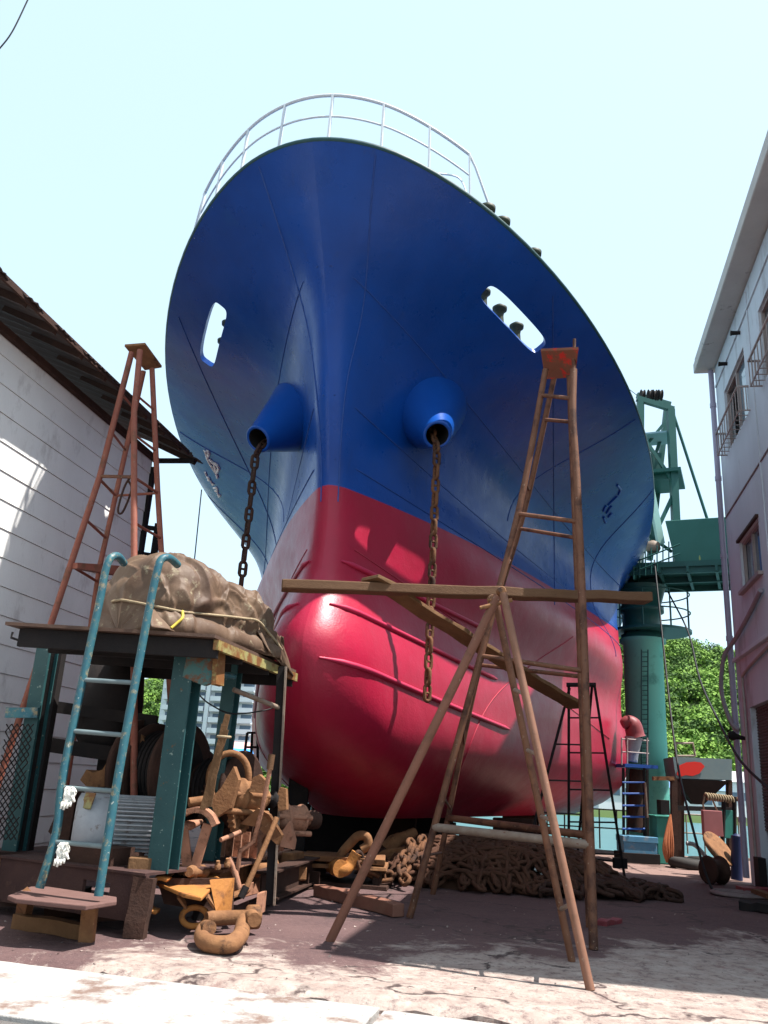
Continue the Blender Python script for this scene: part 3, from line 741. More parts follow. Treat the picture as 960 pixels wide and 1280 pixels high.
# downpipe, ledges, conduit, hose loop
m = MB(); m.tube([RW(-.04, RZ+.0, .07), RW(-.04, .1, .07)], .055, 10)
for zz in np.arange(1, RZ, 1.6): m.tube([RW(-.04, zz, .07), RW(-.04, zz+.09, .07)], .066, 10)
m.build('downpipe', mat('pipe_lilac_grey', (.33, .3, .38), (.28, .25, .33), 3, .8, .5), rb)
m = MB(); u, z = RWpx(912, 832); z1 = z
m.box(RW(BLN/2, z1, .03), (.09, BLN-.1, .07), rz=-BR_A); m.build('ledge', REND, rb, bevel=.01)
u, zc = RWpx(912, 640)
m = MB(); m.box(RW(BLN/2, zc, .006), (.02, BLN-.1, .028), rz=-BR_A); m.build('joint_bead', mat('joint_dark', (.14, .09, .09), (.2, .14, .13), 8, .9, .9), rb)
m = MB(); m.box(RW(BLN/2, RZ-.42, .012), (.03, BLN-.1, .05), rz=-BR_A); m.build('cornice_strip', REND, rb)
m = MB(); 
for uu in (RWpx(936, 560)[0]+.2, ): m.box(RW(uu+.5, RZ/2+1.6, .008), (.02, .05, RZ-3.4), rz=-BR_A)
m.build('render_joint', REND, rb)
m = MB(); hp = [RW(2.6, z1+.75, .06), RW(1.5, z1+.5, .07), RW(.55, z1+.30, .10), RW(.1, z1+.05, .22), RW(-.12, z1-.55, .26), RW(.02, z1-1.1, .16), RW(.1, z1-1.25, .05)]
m.tube(catmull(hp, 8), .04, 8); m.build('hose', mat('hose_grey', (.2, .18, .2), (.26, .22, .24), 6, .8, .6), rb)
m = MB(); u_, z_ = RWpx(932, 850)
m.tube(catmull([RW(3.8, z_+.35, .05), RW(u_+.35, z_+.12, .05), RW(u_, z_-.05, .05), RW(u_, z_-.5, .05), RW(u_, .3, .05)], 6), .028, 7); m.build('conduit', ALU, rb)
for uu, zz in ((1.2, RZ-.5), (2.4, RZ-.52), (6.2, RZ-.5)):
    m = MB(); m.lathe(RW(uu, zz, 0), RW(uu, zz, .16), [(0, .035), (.8, .04), (1, .05)], 10); m.build('overflow_spout', BLACK, rb)
m = MB(); m.lathe(RW(.35, RWpx(925, 925)[1], .0), RW(.35, RWpx(925, 925)[1]+.05, .28), [(0, .03), (.5, .05), (.75, .09), (1, .06)], 12); m.build('wall_lamp', BLACK, rb)
m = MB(); m.box(RW(1.0, .25, .05), (.12, .35, .5), rz=-BR_A); m.build('plinth_box', BLACK, rb)

# ------------------------------------------------------------------ crane
CD = 22.0
cc = at(811, 1000, CD); cx, cy = cc.x, cc.y
cr = thing('slewing_crane', 'tall green harbour crane on a round column behind the right side of the ship', 'crane', (cx, cy, 0))
def cz(y, x=811): return at(x, y, CD).z
cr_r = .50
m = MB(); m.lathe((cx, cy, 0), (cx, cy, cz(800)), [(0, cr_r*1.5), (.015, cr_r*1.5), (.016, cr_r*1.05), (.05, cr_r), (.97, cr_r), (.98, cr_r*1.18), (1, cr_r*1.18)], 40); m.build('column', CRANEL, cr)
m = MB(); m.lathe((cx, cy, cz(802)), (cx, cy, cz(735)), [(0, cr_r*1.1), (.1, cr_r*1.1), (.12, cr_r*.95), (.5, cr_r*.95), (.52, cr_r*1.15), (.62, cr_r*1.15), (.64, cr_r*1.0), (1, cr_r*1.3)], 40); m.build('slewing_ring', CRANE, cr)
# platform round the column
zp = cz(790); m = MB()
m.lathe((cx+.25, cy, zp-.04), (cx+.25, cy, zp+.03), [(0, 1.02), (1, 1.02)], 28); m.build('walkway', CRANE, cr)
m = MB()
for hh in (.5, 1.0):
    m.ring([(cx+.25+1.0*math.cos(a), cy+1.0*math.sin(a), zp+hh) for a in np.linspace(0, 2*math.pi, 28, endpoint=False)], .02, 5)
for a in np.linspace(0, 2*math.pi, 9, endpoint=False): m.tube([(cx+.25+1.0*math.cos(a), cy+1.0*math.sin(a), zp), (cx+.25+1.0*math.cos(a), cy+1.0*math.sin(a), zp+1.0)], .02, 5)
m.build('walkway_railing', CRANE, cr)
# machine deck (rotated), counterweight
dk = R_(-24); 
def CR(x, y, z): c_, s_ = math.cos(dk), math.sin(dk); return Vector((cx+x*c_-y*s_, cy+x*s_+y*c_, z))
zd_ = cz(722); cxn = at(905, 700, CD).x-cx
m = MB(); m.box(CR(.95, -.1, zd_), (4.0, 2.3, .14), rz=dk)
for q in np.linspace(-.75, 2.65, 6): m.box(CR(q, -.1, zd_-.14), (.07, 2.3, .14), rz=dk)
for q in (-1.15, -.1, .95): m.box(CR(.95, q, zd_-.15), (3.6, .07, .16), rz=dk)
m.build('machine_deck', CRANE, cr)
m = MB(); zA = zd_+.07; zB = cz(672, 860)
m.prism([CR(1.0, -1.15, zA), CR(3.05, -1.15, zA), CR(3.05, -1.15, zB), CR(.8, -1.15, zB)], CR(0, 1.5, 0)-CR(0, 0, 0))
cw = m.build('counterweight', mat('counterweight_green', (.02, .1, .08), (.028, .12, .1), 2, .8, .55, bump=.1, c3=(.4, .42, .12), s3=2.6, t3=.70, w3=.02), cr, bevel=.02)
# mast
def cp(x, y, dy=0): p = at(x, y, CD+dy); return p
mast = [((838, 512, -.5), (847, 702, -.5), .26), ((801, 500, .9), (800, 712, .9), .22), ((834, 505, .9), (812, 700, .9), .2), ((800, 500, -.5), (797, 700, -.5), .2)]
for a, b, w_ in mast: m = MB(); m.beam(cp(*a), cp(*b), w_*.75, w_*.75); m.build('mast_leg', CRANE, cr)
for a, b, w_ in (((796, 498, -.5), (842, 512, -.5), .2), ((796, 494, .9), (838, 506, .9), .2), ((805, 548, -.5), (841, 602, -.5), .13), ((836, 522, .2), (805, 560, .2), .12), ((841, 620, -.5), (820, 665, -.5), .14), ((803, 592, 0), (843, 602, 0), .1), ((798, 660, 0), (840, 690, 0), .1), ((812, 590, .4), (832, 530, .4), .12)): m = MB(); m.beam(cp(*a), cp(*b), w_*.7, w_*.7); m.build('mast_brace', CRANE, cr)
m = MB(); m.beam(cp(803, 560, -.7), cp(826, 680, -.7), .17, .17); m.build('luffing_strut', mat('pale_crane_green', (.3, .5, .44), (.36, .55, .5), 3, .8, .4), cr)
m = MB(); p = cp(826, 600, .2); m.box(p, (1.2, 1.6, .1), rz=dk); m.box(p+Vector((0, 0, -.12)), (.8, 1.2, .16), rz=dk); m.box(p+Vector((-.25, -.3, .35)), (.3, .3, .6)); m.build('upper_platform', CRANE, cr)
m = MB(); p = cp(822, 548, .2)
m.box(p, (.9, .9, .05), rz=dk); m.build('grating', mat('grating', (.25, .4, .45)), cr)
m = MB(); 
for x in (803, 812, 818, 825): m.lathe(cp(x, 494, .2)+Vector((-.05, 0, 0)), cp(x, 494, .2)+Vector((.05, 0, 0)), [(0, .17), (.3, .13), (.7, .13), (1, .17)], 14)
m.build('sheaves', BLACK, cr)
m = MB(); m.tube([cp(841, 515, -.3), cp(887, 658, -.3)], .045, 6); m.tube([cp(800, 497, -.3), cp(700, 420, -4)], .012, 4); m.build('stay', CRANE, cr)
# ladders and lower rails
m = MB()
for x in (802, 810): m.tube([cp(x, 812, -cr_r-.2), cp(x, 1010, -cr_r-.2)], .02, 5)
for y in np.arange(815, 1010, 6): m.tube([cp(802, y, -cr_r-.2), cp(810, y, -cr_r-.2)], .012, 4)
m.build('ladder', CRANE, cr)
m = MB()
for y in (690, 702): m.tube([cp(790, y+14, -1.3), cp(850, y-14+4, -1.9)], .02, 4)
for x in np.linspace(792, 836, 7): m.tube([cp(x, 725-(x-790)*.35, -1.4), cp(x, 693-(x-790)*.35, -1.4)], .018, 4)
for x in (795, 802): m.tube([cp(x, 700, -1), cp(x, 590, -1)], .02, 4)
for y in np.arange(596, 700, 8): m.tube([cp(795, y, -1), cp(802, y, -1)], .012, 4)
m.build('deck_railing', CRANE, cr)
m = MB(); m.lathe(cp(816, 690, -1.0), cp(816, 676, -1.0), [(0, .15), (.3, .2), (.8, .17), (1, .05)], 14); m.build('winch_motor', PALEPIPE, cr)
m = MB(); pts = [cp(803+4*math.sin(a), 627+7*math.cos(a), -1.2) for a in np.linspace(0, 6.28*2, 40)]; m.tube(pts, .03, 5); m.build('hose_coil', ROPE, cr)

# ------------------------------------------------------------------ trestles and ladders in the yard
def pole(p, r=.03, n=8): m = MB(); m.tube(p, r, n); return m
def lerp(a, b, t): return Vector(a)*(1-t)+Vector(b)*t
def pl(P_, f):                      # point at fraction f along polyline
    L_ = [(P_[i+1]-P_[i]).length for i in range(len(P_)-1)]; d = f*sum(L_)
    for i, l in enumerate(L_):
        if d <= l or i == len(L_)-1: return P_[i].lerp(P_[i+1], d/l)
        d -= l
def at_y(P_, y):                    # the point of a leg seen at image row y
    best = min((pl(P_, k/400) for k in range(401)), key=lambda p: abs(pix(p)[1]-y)); return best
def pix(p):
    q = Vector(p)-Vector((0, 0, CAMH)); z = q.dot(FW); return (480+FPX*q.dot(RT)/z, 640-FPX*q.dot(UP)/z)
def extend(a, b, z=0): return a + (b-a)*((z-a.z)/(b.z-a.z))
# big trestle on the right
FL = [at(682, 462, 9.35), at(648, 640, 9.38), at(590, 860, 9.45), gnd(512, 1147)]
FR = [at(717, 462, 8.95), at(716, 520, 8.9), at(721, 600, 8.85), at(729, 780, 8.7), gnd(742, 1187)]
RL = [at(693, 470, 9.75), at(655, 640, 10.3), at(600, 830, 10.9), gnd(541, 1118)]
RRg = [at(712, 470, 9.35), at(724, 780, 9.5), gnd(737, 1160)]
tr = thing('steel_trestle', 'tall rust brown pipe trestle with a rusty top plate, right of centre before the hull', 'trestle', tuple((gnd(512, 1147)+gnd(737, 1160))/2))
for P_, r in ((FL, .038), (FR, .043), (RL, .036), (RRg, .04)): pole(catmull(P_, 5), r, 10).build('leg', LEGBR, tr)
m = MB(); c = (FL[0]+FR[0]+RL[0]+RRg[0])/4
m.prism([at(676, 439, 9.35), at(723, 437, 8.9), at(719, 472, 9.35), at(681, 474, 9.8)], Vector((0, 0, .035)))
tp = m.build('top_plate', mat('red_marked_plate', (.16, .06, .035), (.22, .09, .05), 5, .9, .8, bump=.3, c3=(.55, .03, .02), s3=5.2, t3=.57, w3=.03), tr)
pole([at(718, 424, 9.1), at(717, 470, 9.1)], .02).build('spigot', LEGBR, tr)
def rung(A, B, ya, yb, r, M_, par, nm='rung'): pole([at_y(A, ya), at_y(B, yb)], r, 8).build(nm, M_, par)
for ya, yb in ((494, 498), (642, 653), (820, 838)): rung(FL, FR, ya, yb, .026, LEGBR, tr)
for ya, yb in ((524, 527), (661, 672), (832, 846)): rung(RL, RRg, ya, yb, .024, LEGBR, tr)
rung(FL, FR, 1034, 1056, .045, PALEPIPE, tr, 'lower_bar'); rung(RL, RRg, 1022, 1044, .042, LEGBR, tr, 'lower_bar')
for ya, yb in ((600, 612), (715, 700), (900, 930), (995, 1010), (1070, 1065)): rung(FL, RL, ya, yb, .016, LEGBR, tr, 'side_tie')
# tripod ladder in front
ap = at(625, 742, 7.35)
tl_ = thing('tripod_ladder', 'pinkish brown tripod ladder with one long prop leg, nearest the road', 'ladder', tuple((gnd(738, 1238)+gnd(412, 1177))/2))
A1 = [at(629, 742, 7.2), gnd(738, 1238)]; A2 = [at(618, 744, 7.45), gnd(715, 1202)]; A3 = [at(622, 745, 7.3), gnd(412, 1177)]
pole(A1, .034, 10).build('rail', mat('pinkish_pipe', (0.225, 0.1125, 0.075), (0.165, 0.075, 0.045), 6, .9, .7, bump=.12, c3=(0.15, 0.075, 0.045), s3=6, t3=.6, fleck=(.24, .16, .11)), tl_)
pole(A2, .032, 10).build('rail', LEGBR, tl_); pole(A3, .04, 10).build('prop_leg', mat('pink_prop', (0.2025, 0.09, 0.06), (0.15, 0.06375, 0.04125), 5, .9, .7, bump=.12, c3=(0.1275, 0.06, 0.0375), s3=6, t3=.6, fleck=(.24, .16, .11)), tl_)
for a, b in ((862, 868), (938, 944), (1020, 1026), (1136, 1130)): rung(A2, A1, a, b, .018, PALEPIPE, tl_)
m = MB(); 
for d in (-.03, .05): m.lathe(ap+Vector((-.04+d, -.06, -.03+d)), ap+Vector((-.04+d, .06, -.03+d)), [(0, .03), (.3, .045), (.7, .045), (1, .03)], 10)
m.tube([at(600, 760, 7.3), at(640, 750, 7.3)], .02, 6); m.build('hinge', RUST, tl_)
# trestle beside the shed
DL = 9.6
lf = [at(164.6, 440.8, DL), at(125, 595, DL), at(65, 776, DL)]; rf = [at(175, 438, DL-.1), at(167.6, 515, DL-.15), at(167.6, 693, DL-.4)]
lr = [at(179.5, 464, DL+.5), at(152.8, 583, DL+.65), at(124.6, 708, DL+.8), at(115.7, 767, DL+.9)]; rr = [at(190, 461, DL+.4), at(197, 613, DL+.5), at(201.7, 690, DL+.6)]
tr2 = thing('red_oxide_trestle', 'slender reddish pipe trestle with a small top plate, leaning by the white shed', 'trestle', (at(140, 900, DL+.2).x, DL+.2, 0))
legs2 = []
for P_, r in ((lf, .038), (rf, .038), (lr, .034), (rr, .036)):
    P_ = P_ + [extend(P_[-2], P_[-1])]; legs2.append(P_); pole(P_, r, 10).build('leg', LEGRED, tr2)
lf, rf, lr, rr = legs2
m = MB(); m.prism([at(155.6, 433, DL-.05), at(181, 431, DL-.1), at(202, 459.5, DL+.5), at(181, 463, DL+.6)], Vector((0, 0, .03))); m.build('top_plate', RUST, tr2)
for A_, B_, ya, yb, r in ((lf, lr, 492, 512, .015), (lf, lr, 540, 563, .015), (lf, lr, 598, 619, .018), (lf, lr, 650, 673, .018), (lf, lr, 706, 727, .018), (rf, rr, 493, 512, .015), (rf, rr, 543, 564, .016), (rf, rr, 596, 617, .018), (rf, rr, 654, 672, .018), (lf, rf, 595, 597, .022), (lr, rr, 620, 617, .018), (lr, rr, 760, 760, .02)): rung(A_, B_, ya, yb, r, LEGRED if r < .02 else LEGBR, tr2)
m = MB(); m.prism([at(88, 704, DL+.0), at(145, 708, DL+.9), at(144, 720, DL+.9), at(88, 711, DL)], Vector((.10, -.05, .0))); m.build('foot_plate', LEGRED, tr2)
m = MB(); c = at(160, 600, DL-.2); m.tube(catmull([c, c+Vector((.06, 0, -.12)), c+Vector((.0, 0, -.4)), c+Vector((-.06, 0, -.38)), c+Vector((-.03, 0, -.1)), c+Vector((.03, 0, .06))], 6), .014, 5)
tag(m.build('rope_loop', RUSTD), 'dark loop of rope hanging from a rung of the reddish trestle', 'rope')
# dark small trestle by the far side of the hull
DB = 13.4
tr3 = thing('black_trestle', 'thin black bar trestle standing close to the shaded side of the red bottom', 'trestle', (at(740, 1000, DB+.5).x, DB+.5, 0))
b1 = [at(743, 856, DB), gnd(782, 1104)]; b2 = [at(711, 858, DB+.1), extend(at(711, 858, DB+.1), at(711, 1013, DB+.7))]
b3 = [at(740, 858, DB+.4), gnd(720, 1088)]; b4 = [at(712, 860, DB+.3), at(686, 960, DB+.2), extend(at(712, 860, DB+.3), at(686, 960, DB+.2))]
for P_ in (b1, b2, b3, b4): pole(P_, .022, 6).build('leg', BLACK, tr3)
pole([at(708, 856, DB+.1), at(745, 856, DB)], .035, 8).build('top_bar', BLACK, tr3)
for ya, yb in ((897, 897), (941, 941), (987, 988), (1027, 1028), (1066, 1068)): rung(b2, b1, ya, yb, .013, BLACK, tr3)
for ya, yb in ((930, 931), (975, 977), (1015, 1018)): rung(b4, b3, ya, yb, .013, BLACK, tr3)
# timbers
m = MB(); m.beam(at(352, 732, 8.75), at(811, 748, 9.25), .22, .105, seg=14, jit=.008)
tag(m.build('timber_beam', WOOD, bevel=.012), 'long brown squared timber lying level across the trestles in front of the hull', 'beam')
m = MB(); a = at(462, 722, 8.8); b = at(722, 884, 11.0); m.beam(a, b, .30, .045, seg=16, jit=.012)
tag(m.build('sloping_plank', WOODP, bevel=.006), 'rough light brown plank sloping down behind the level timber', 'plank')
m = MB(); m.tube(catmull([at(463, 724, 8.6), at(470, 729, 8.6), at(480, 735, 8.65)], 5), .012, 5)

# ------------------------------------------------------------------ winch platform on the left
PF = 7.75
def W_(x, y, D=PF): return at(x, y, D)
wp = thing('winch_shelter', 'teal steel frame shelter with a rusty flat top over the winch motor, at the left', 'winch shelter', (W_(120, 1090).x, 8.3, 0))
c1, c2, c3 = W_(6, 781, 7.75), W_(268, 797, 7.5), W_(372, 842, 9.0)
c1.z = c2.z = c3.z = W_(268, 797, 7.5).z
# keep the plate level: solve the corners on that height
PZ = c2.z
p1 = gnd(6, 781, PZ); p2 = gnd(268, 797, PZ); p3 = gnd(370, 841, PZ); p4 = p1+(p3-p2)
m = MB(); m.prism([p1, p2, p3, p4], Vector((0, 0, .03)))
TOPM = mat('rusty_top_plate', (0.112, 0.063, 0.042), (0.063, 0.0385, 0.0315), 5, .9, .8, bump=.4)
m.build('top_plate', TOPM, wp)
inn = (p4-p1).normalized()
m = MB(); m.beam(p1.lerp(p2, .04)+inn*.12-Vector((0, 0, .09)), p2-Vector((0, 0, .09))+inn*.12, .06, .16); m.build('edge_beam', BLACK, wp)
m = MB(); m.beam(p2-Vector((0, 0, .055))+inn*.05, p3-Vector((0, 0, .055)), .05, .09); m.build('edge_beam', YELLOWR, wp)
m = MB(); m.beam(p4-Vector((0, 0, .09))-inn*.1, p3-Vector((0, 0, .09))-inn*.1, .06, .16); m.build('edge_beam', BLACK, wp)
for k in (.3, .62): m = MB(); m.beam(p1.lerp(p4, k)-Vector((0, 0, .08)), p2.lerp(p3, k)-Vector((0, 0, .08)), .06, .12); m.build('joist', BLACK, wp)
BZ = gnd(202, 1092, 0).z
base_z = W_(202, 1090, 7.95).z; base_z = max(base_z, .3)
def bz(x, y, z=None): return gnd(x, y, base_z if z is None else z)
def ibeam(a, b, w_, h, M_, nm, par, up=Vector((0, 1, 0)), t=.02):
    m = MB(); sx, uz, d = frame(b-a, up)
    m.beam(a+uz*(h/2-t/2), b+uz*(h/2-t/2), w_, t, up=up); m.beam(a-uz*(h/2-t/2), b-uz*(h/2-t/2), w_, t, up=up); m.beam(a, b, t, h-2*t, up=up)
    return m.build(nm, M_, par)
PZ2 = PZ-.02
LEGS = [((64, 790), (17, 1066), .17), ((36, 788), (-8, 1000), .12), ((238, 812), (203, 1090), .21), ((294, 822), (262, 1078), .15)]
lw = []
for (tx, ty), (bx_, by_), w_ in LEGS:
    a = gnd(tx, ty, PZ2) if ty < 800 else None
    b = bz(bx_, by_)
    a = Vector((0, 0, 0)); d = ray(tx, ty); a = Vector((0, 0, CAMH))+d*(b.y/d.y); a.z = PZ2
    # legs stand upright: same plan distance, x from the picture
    a = Vector((at(tx, ty, b.y).x, b.y, PZ2)); lw.append((a, b))
    ibeam(a, Vector((b.x, b.y, base_z)), w_, w_*.9, TEALD, 'leg', wp, up=Vector((.35, 1, 0)))
a = Vector((at(350, 850, 9.2).x, 9.2, PZ2)); b = at(344, 985, 9.2); m = MB(); m.beam(a, extend(a, b, .1), .08, .1); m.build('leg', BLACK, wp)
a = Vector((at(356, 850, 9.15).x, 9.15, PZ2)); b = at(350, 985, 9.15); m = MB(); m.beam(a, extend(a, b, .1), .02, .06); m.build('leg_flange', PALEPIPE, wp)
m = MB(); m.beam(at(8, 891, lw[0][1].y-.12), at(48, 891, lw[0][1].y-.12), .05, .10); m.build('cross_plate', LTEAL, wp)
# gusset bracket
g0 = lw[2][0].y-.13
m = MB(); m.prism([at(238, 797, g0), at(272, 800, g0), at(268, 852, g0), at(254, 857, g0), at(228, 846, g0)], Vector((.02, .05, 0))); m.build('gusset', mat('teal_rust_gusset', (0.042, 0.12, 0.12), (0.06, 0.132, 0.12), 4, .8, .5, bump=.3, c3=(0.132, 0.054, 0.024), s3=2.3, t3=.52, w3=.03), wp)
m = MB(); m.prism([at(268, 795, g0-.02), at(273, 797, g0-.02), at(270, 855, g0-.02), at(264, 856, g0-.02)], Vector((.05, .14, 0))); m.build('gusset_edge', YELLOWR, wp)
m = MB(); m.tube([at(270, 842, 8.2), at(292, 846, 8.6)], .03, 8); m.build('brace', LTEAL, wp)
m = MB(); m.tube([at(292, 862, 8.7), at(352, 886, 9.2)], .026, 8); m.build('brace', PALEPIPE, wp)
m = MB(); m.tube([at(16, 790, 7.7), at(14, 797, 7.7), at(28, 802, 7.7), at(34, 790, 7.7)], .012, 6); m.build('hook', BLACK, wp)
# rear black beams and mesh guard
for (x0, y0, x1, y1, D, w_) in ((75, 800, 30, 1060, 8.9, .14), (150, 800, 118, 1060, 9.6, .12)):
    a = at(x0, y0, D); a.z = PZ2; m = MB(); m.beam(a, extend(a, at(x1, y1, D), base_z), w_, w_); m.build('rear_post', BLACK, wp)
for (x0, y0, x1, y1, D, h) in ((58, 882, 196, 902, 9.3, .12), (55, 930, 160, 945, 9.3, .15)):
    m = MB(); m.beam(at(x0, y0, D), at(x1, y1, D), .08, h); m.build('rear_beam', BLACK, wp)
m = MB(); q0 = lw[0][1]
gy = 8.35
def mg(u, v): return at(8+u*34-(v*22), 905+v*145, gy)
for k in range(-14, 10):
    for sgn in (1, -1):
        P_ = []
        for s_ in np.linspace(0, 1, 16):
            u = (k/5.0)+s_*3.0*1.0 if sgn > 0 else (k/5.0)+3-s_*3.0
            if 0 <= u <= 1: P_.append(mg(u, s_))
        if len(P_) > 1: m.tube([P_[0], P_[-1]], .006, 4)
m.build('mesh_guard', BLACK, wp)
# base frame
b0, b1_ = bz(2, 1072), bz(183, 1095)
b1_ = b0 + (b1_-b0)
m = MB(); n_ = (b1_-b0).normalized(); back = Vector((-n_.y, n_.x, 0))
slot = (.60, .78)
zt_, zb_ = base_z, base_z-.36
def BP(f, z, o=0): return b0.lerp(b1_, f)+Vector((0, 0, z-base_z))+back*o
def slab(m, f0, f1, z0, z1, o=0, th=.04): m.prism([BP(f0, z0, o), BP(f1, z0, o), BP(f1, z1, o), BP(f0, z1, o)], back*th)
slab(m, 0, 1.0, zt_-.09, zt_); slab(m, 0, 1.0, zb_, zb_+.10); slab(m, 0, slot[0], zb_+.1, zt_-.09); slab(m, slot[1], 1.0, zb_+.1, zt_-.09)
m.prism([BP(-.3, zt_, -.02), BP(1, zt_, -.02), BP(1, zt_, 1.9), BP(-.3, zt_, 1.9)], Vector((0, 0, .02)))
bmx = m.build('base_frame', mat('dark_purple_rust', (0.0385, 0.01925, 0.01925), (0.0715, 0.03575, 0.03025), 5, .9, .85, bump=.5, c3=(0.11, 0.0605, 0.044), s3=4, t3=.62), wp)
m = MB(); slab(m, -.25, -.01, zb_, zt_+.02, -.05, .5); m.lathe(BP(-.1, zt_-.15, -.06), BP(-.1, zt_-.15, -.12), [(0, .09), (.5, .09), (1, .05)], 16); m.build('pulley_housing', RUSTPINK, wp)
m = MB(); a = gnd(168, 1172); m.beam(Vector((a.x, a.y, 0)), Vector((at(179, 1110, a.y).x, a.y+.03, base_z-.02)), .17, .14, up=Vector((0, 1, 0)), seg=4, jit=.006); m.build('corner_post', RUSTD, wp)
# far corner posts under the frame
for f in (-.1, .35, .9):
    m = MB(); c = BP(f, 0, 1.2); m.box((c.x, c.y, (zb_)/2), (.25, .25, max(zb_, .05))); m.build('foot_block', BLACK, wp)
# step bench
sb = thing('step_bench', 'low rusty steel step below the ladder with a timber sill', 'step', tuple((gnd(20, 1160)+gnd(110, 1178))/2))
sz = .33
m = MB(); q = [gnd(10, 1121, sz), gnd(112, 1128, sz), gnd(148, 1124, sz), gnd(140, 1117, sz+.03), gnd(40, 1108, sz+.03)]
q = [gnd(10, 1119, sz), gnd(20, 1123, sz), gnd(108, 1132, sz), gnd(146, 1126, sz), gnd(146, 1121, sz), gnd(60, 1108, sz), gnd(38, 1108, sz)]
m.prism(q, Vector((0, 0, -.035))); m.build('tread', mat('dusty_tread', (0.154, 0.084, 0.0735), (0.105, 0.056, 0.049), 6, .9, .9, bump=.5), sb, bevel=.008)
for (x, y) in ((108, 1178), (28, 1150)):
    p = gnd(x, y); t_ = gnd(x+3, 1128 if x > 60 else 1120, sz-.03); m = MB(); m.beam(Vector((p.x, p.y, .0)), Vector((t_.x, t_.y+.05, sz-.03)), .11, .08, up=Vector((0, 1, 0))); m.build('leg', RUST, sb)
m = MB(); a = gnd(20, 1160); b = gnd(112, 1176); m.beam(a+Vector((0, -.02, .06)), b+Vector((0, -.02, .06)), .1, .11, seg=5, jit=.008); m.build('sill', WOODP, sb)
# ladder with bent tops
RUNGB = mat('rung_grey_blue', (.16, .2, .21), (.1, .14, .15), 9, .9, .5, bump=.1)
ld = thing('pipe_ladder', 'blue green pipe ladder with hooked tops leaning on the rusty shelter top', 'ladder', tuple(gnd(88, 1130, .33)))
zl = PZ
Lr = [at(49.5, 1110, 7.25), at(71, 1038, 7.28), at(81, 957, 7.31), at(123, 759, 7.4), at(130, 722, 7.42), at(134, 706, 7.43), at(139, 697, 7.46), at(147, 695, 7.55), at(155, 704, 7.75)]
Rr = [at(123, 1120, 7.1), at(150, 957, 7.15), at(186, 763, 7.24), at(196, 716, 7.26), at(200, 702, 7.28), at(206, 697, 7.32), at(213, 698, 7.42), at(222, 706, 7.6)]
pole(catmull(Lr, 4), .036, 10).build('rail', LTEAL, ld); pole(catmull(Rr, 4), .036, 10).build('rail', LTEAL, ld)
for ya, yb in ((850, 853), (914, 919), (984, 989), (1052, 1059)): rung(Lr, Rr, ya, yb, .02, RUNGB, ld)
# gloves on the rungs
for (x, y, lab) in ((87, 992, 'white cotton work glove hung over the upper of the two lowest rungs'), (79, 1062, 'white cotton work glove with a yellow cuff, drooping over the lowest rung')):
    c = at(x, y, 7.18); m = MB(); rng = random.Random(x)
    vs = []; fs = []; nu, nv = 9, 12
    for side in (-1, 1):
        o = len(m.v); vs = []
        for j in range(nv+1):
            for i in range(nu+1):
                u = i/nu-.5; v = j/nv
                xx = u*(.08+.04*math.sin(v*3)) + .03*noise.noise(Vector((u*4, v*3, x)))
                zz = .07-v*(.17 if side < 0 else .12)
                if side < 0: zz -= .04*max(0, math.sin(u*22))*(v > .85)
                yy = side*(.012+.018*math.sin(min(v*3, 1.57))) + .03*noise.noise(Vector((u*9, v*5, x+side)))
                vs.append(c+Vector((xx, yy, zz)))
        m.add(vs, [(j*(nu+1)+i, j*(nu+1)+i+1, (j+1)*(nu+1)+i+1, (j+1)*(nu+1)+i) for j in range(nv) for i in range(nu)], True)
    # fingers of the front half
    for k in range(4): m.tube([c+Vector((-.045+.03*k, -.045, -.09)), c+Vector((-.05+.032*k+.01*noise.noise(Vector((k, x, 0))), -.055, -.15-.02*math.sin(k*1.3+.5)))], [.016, .012], 7)
    m.tube([c+Vector((.05, -.04, -.03)), c+Vector((.085, -.05, -.08))], [.017, .012], 7)
    m.v = [tuple(c+(Vector(v)-c)*.74) for v in m.v]
    g = m.build('work_glove', GLOVE); tag(g, lab, 'glove', 'work gloves on the ladder')
    so = g.modifiers.new('t', 'SOLIDIFY'); so.thickness = .006

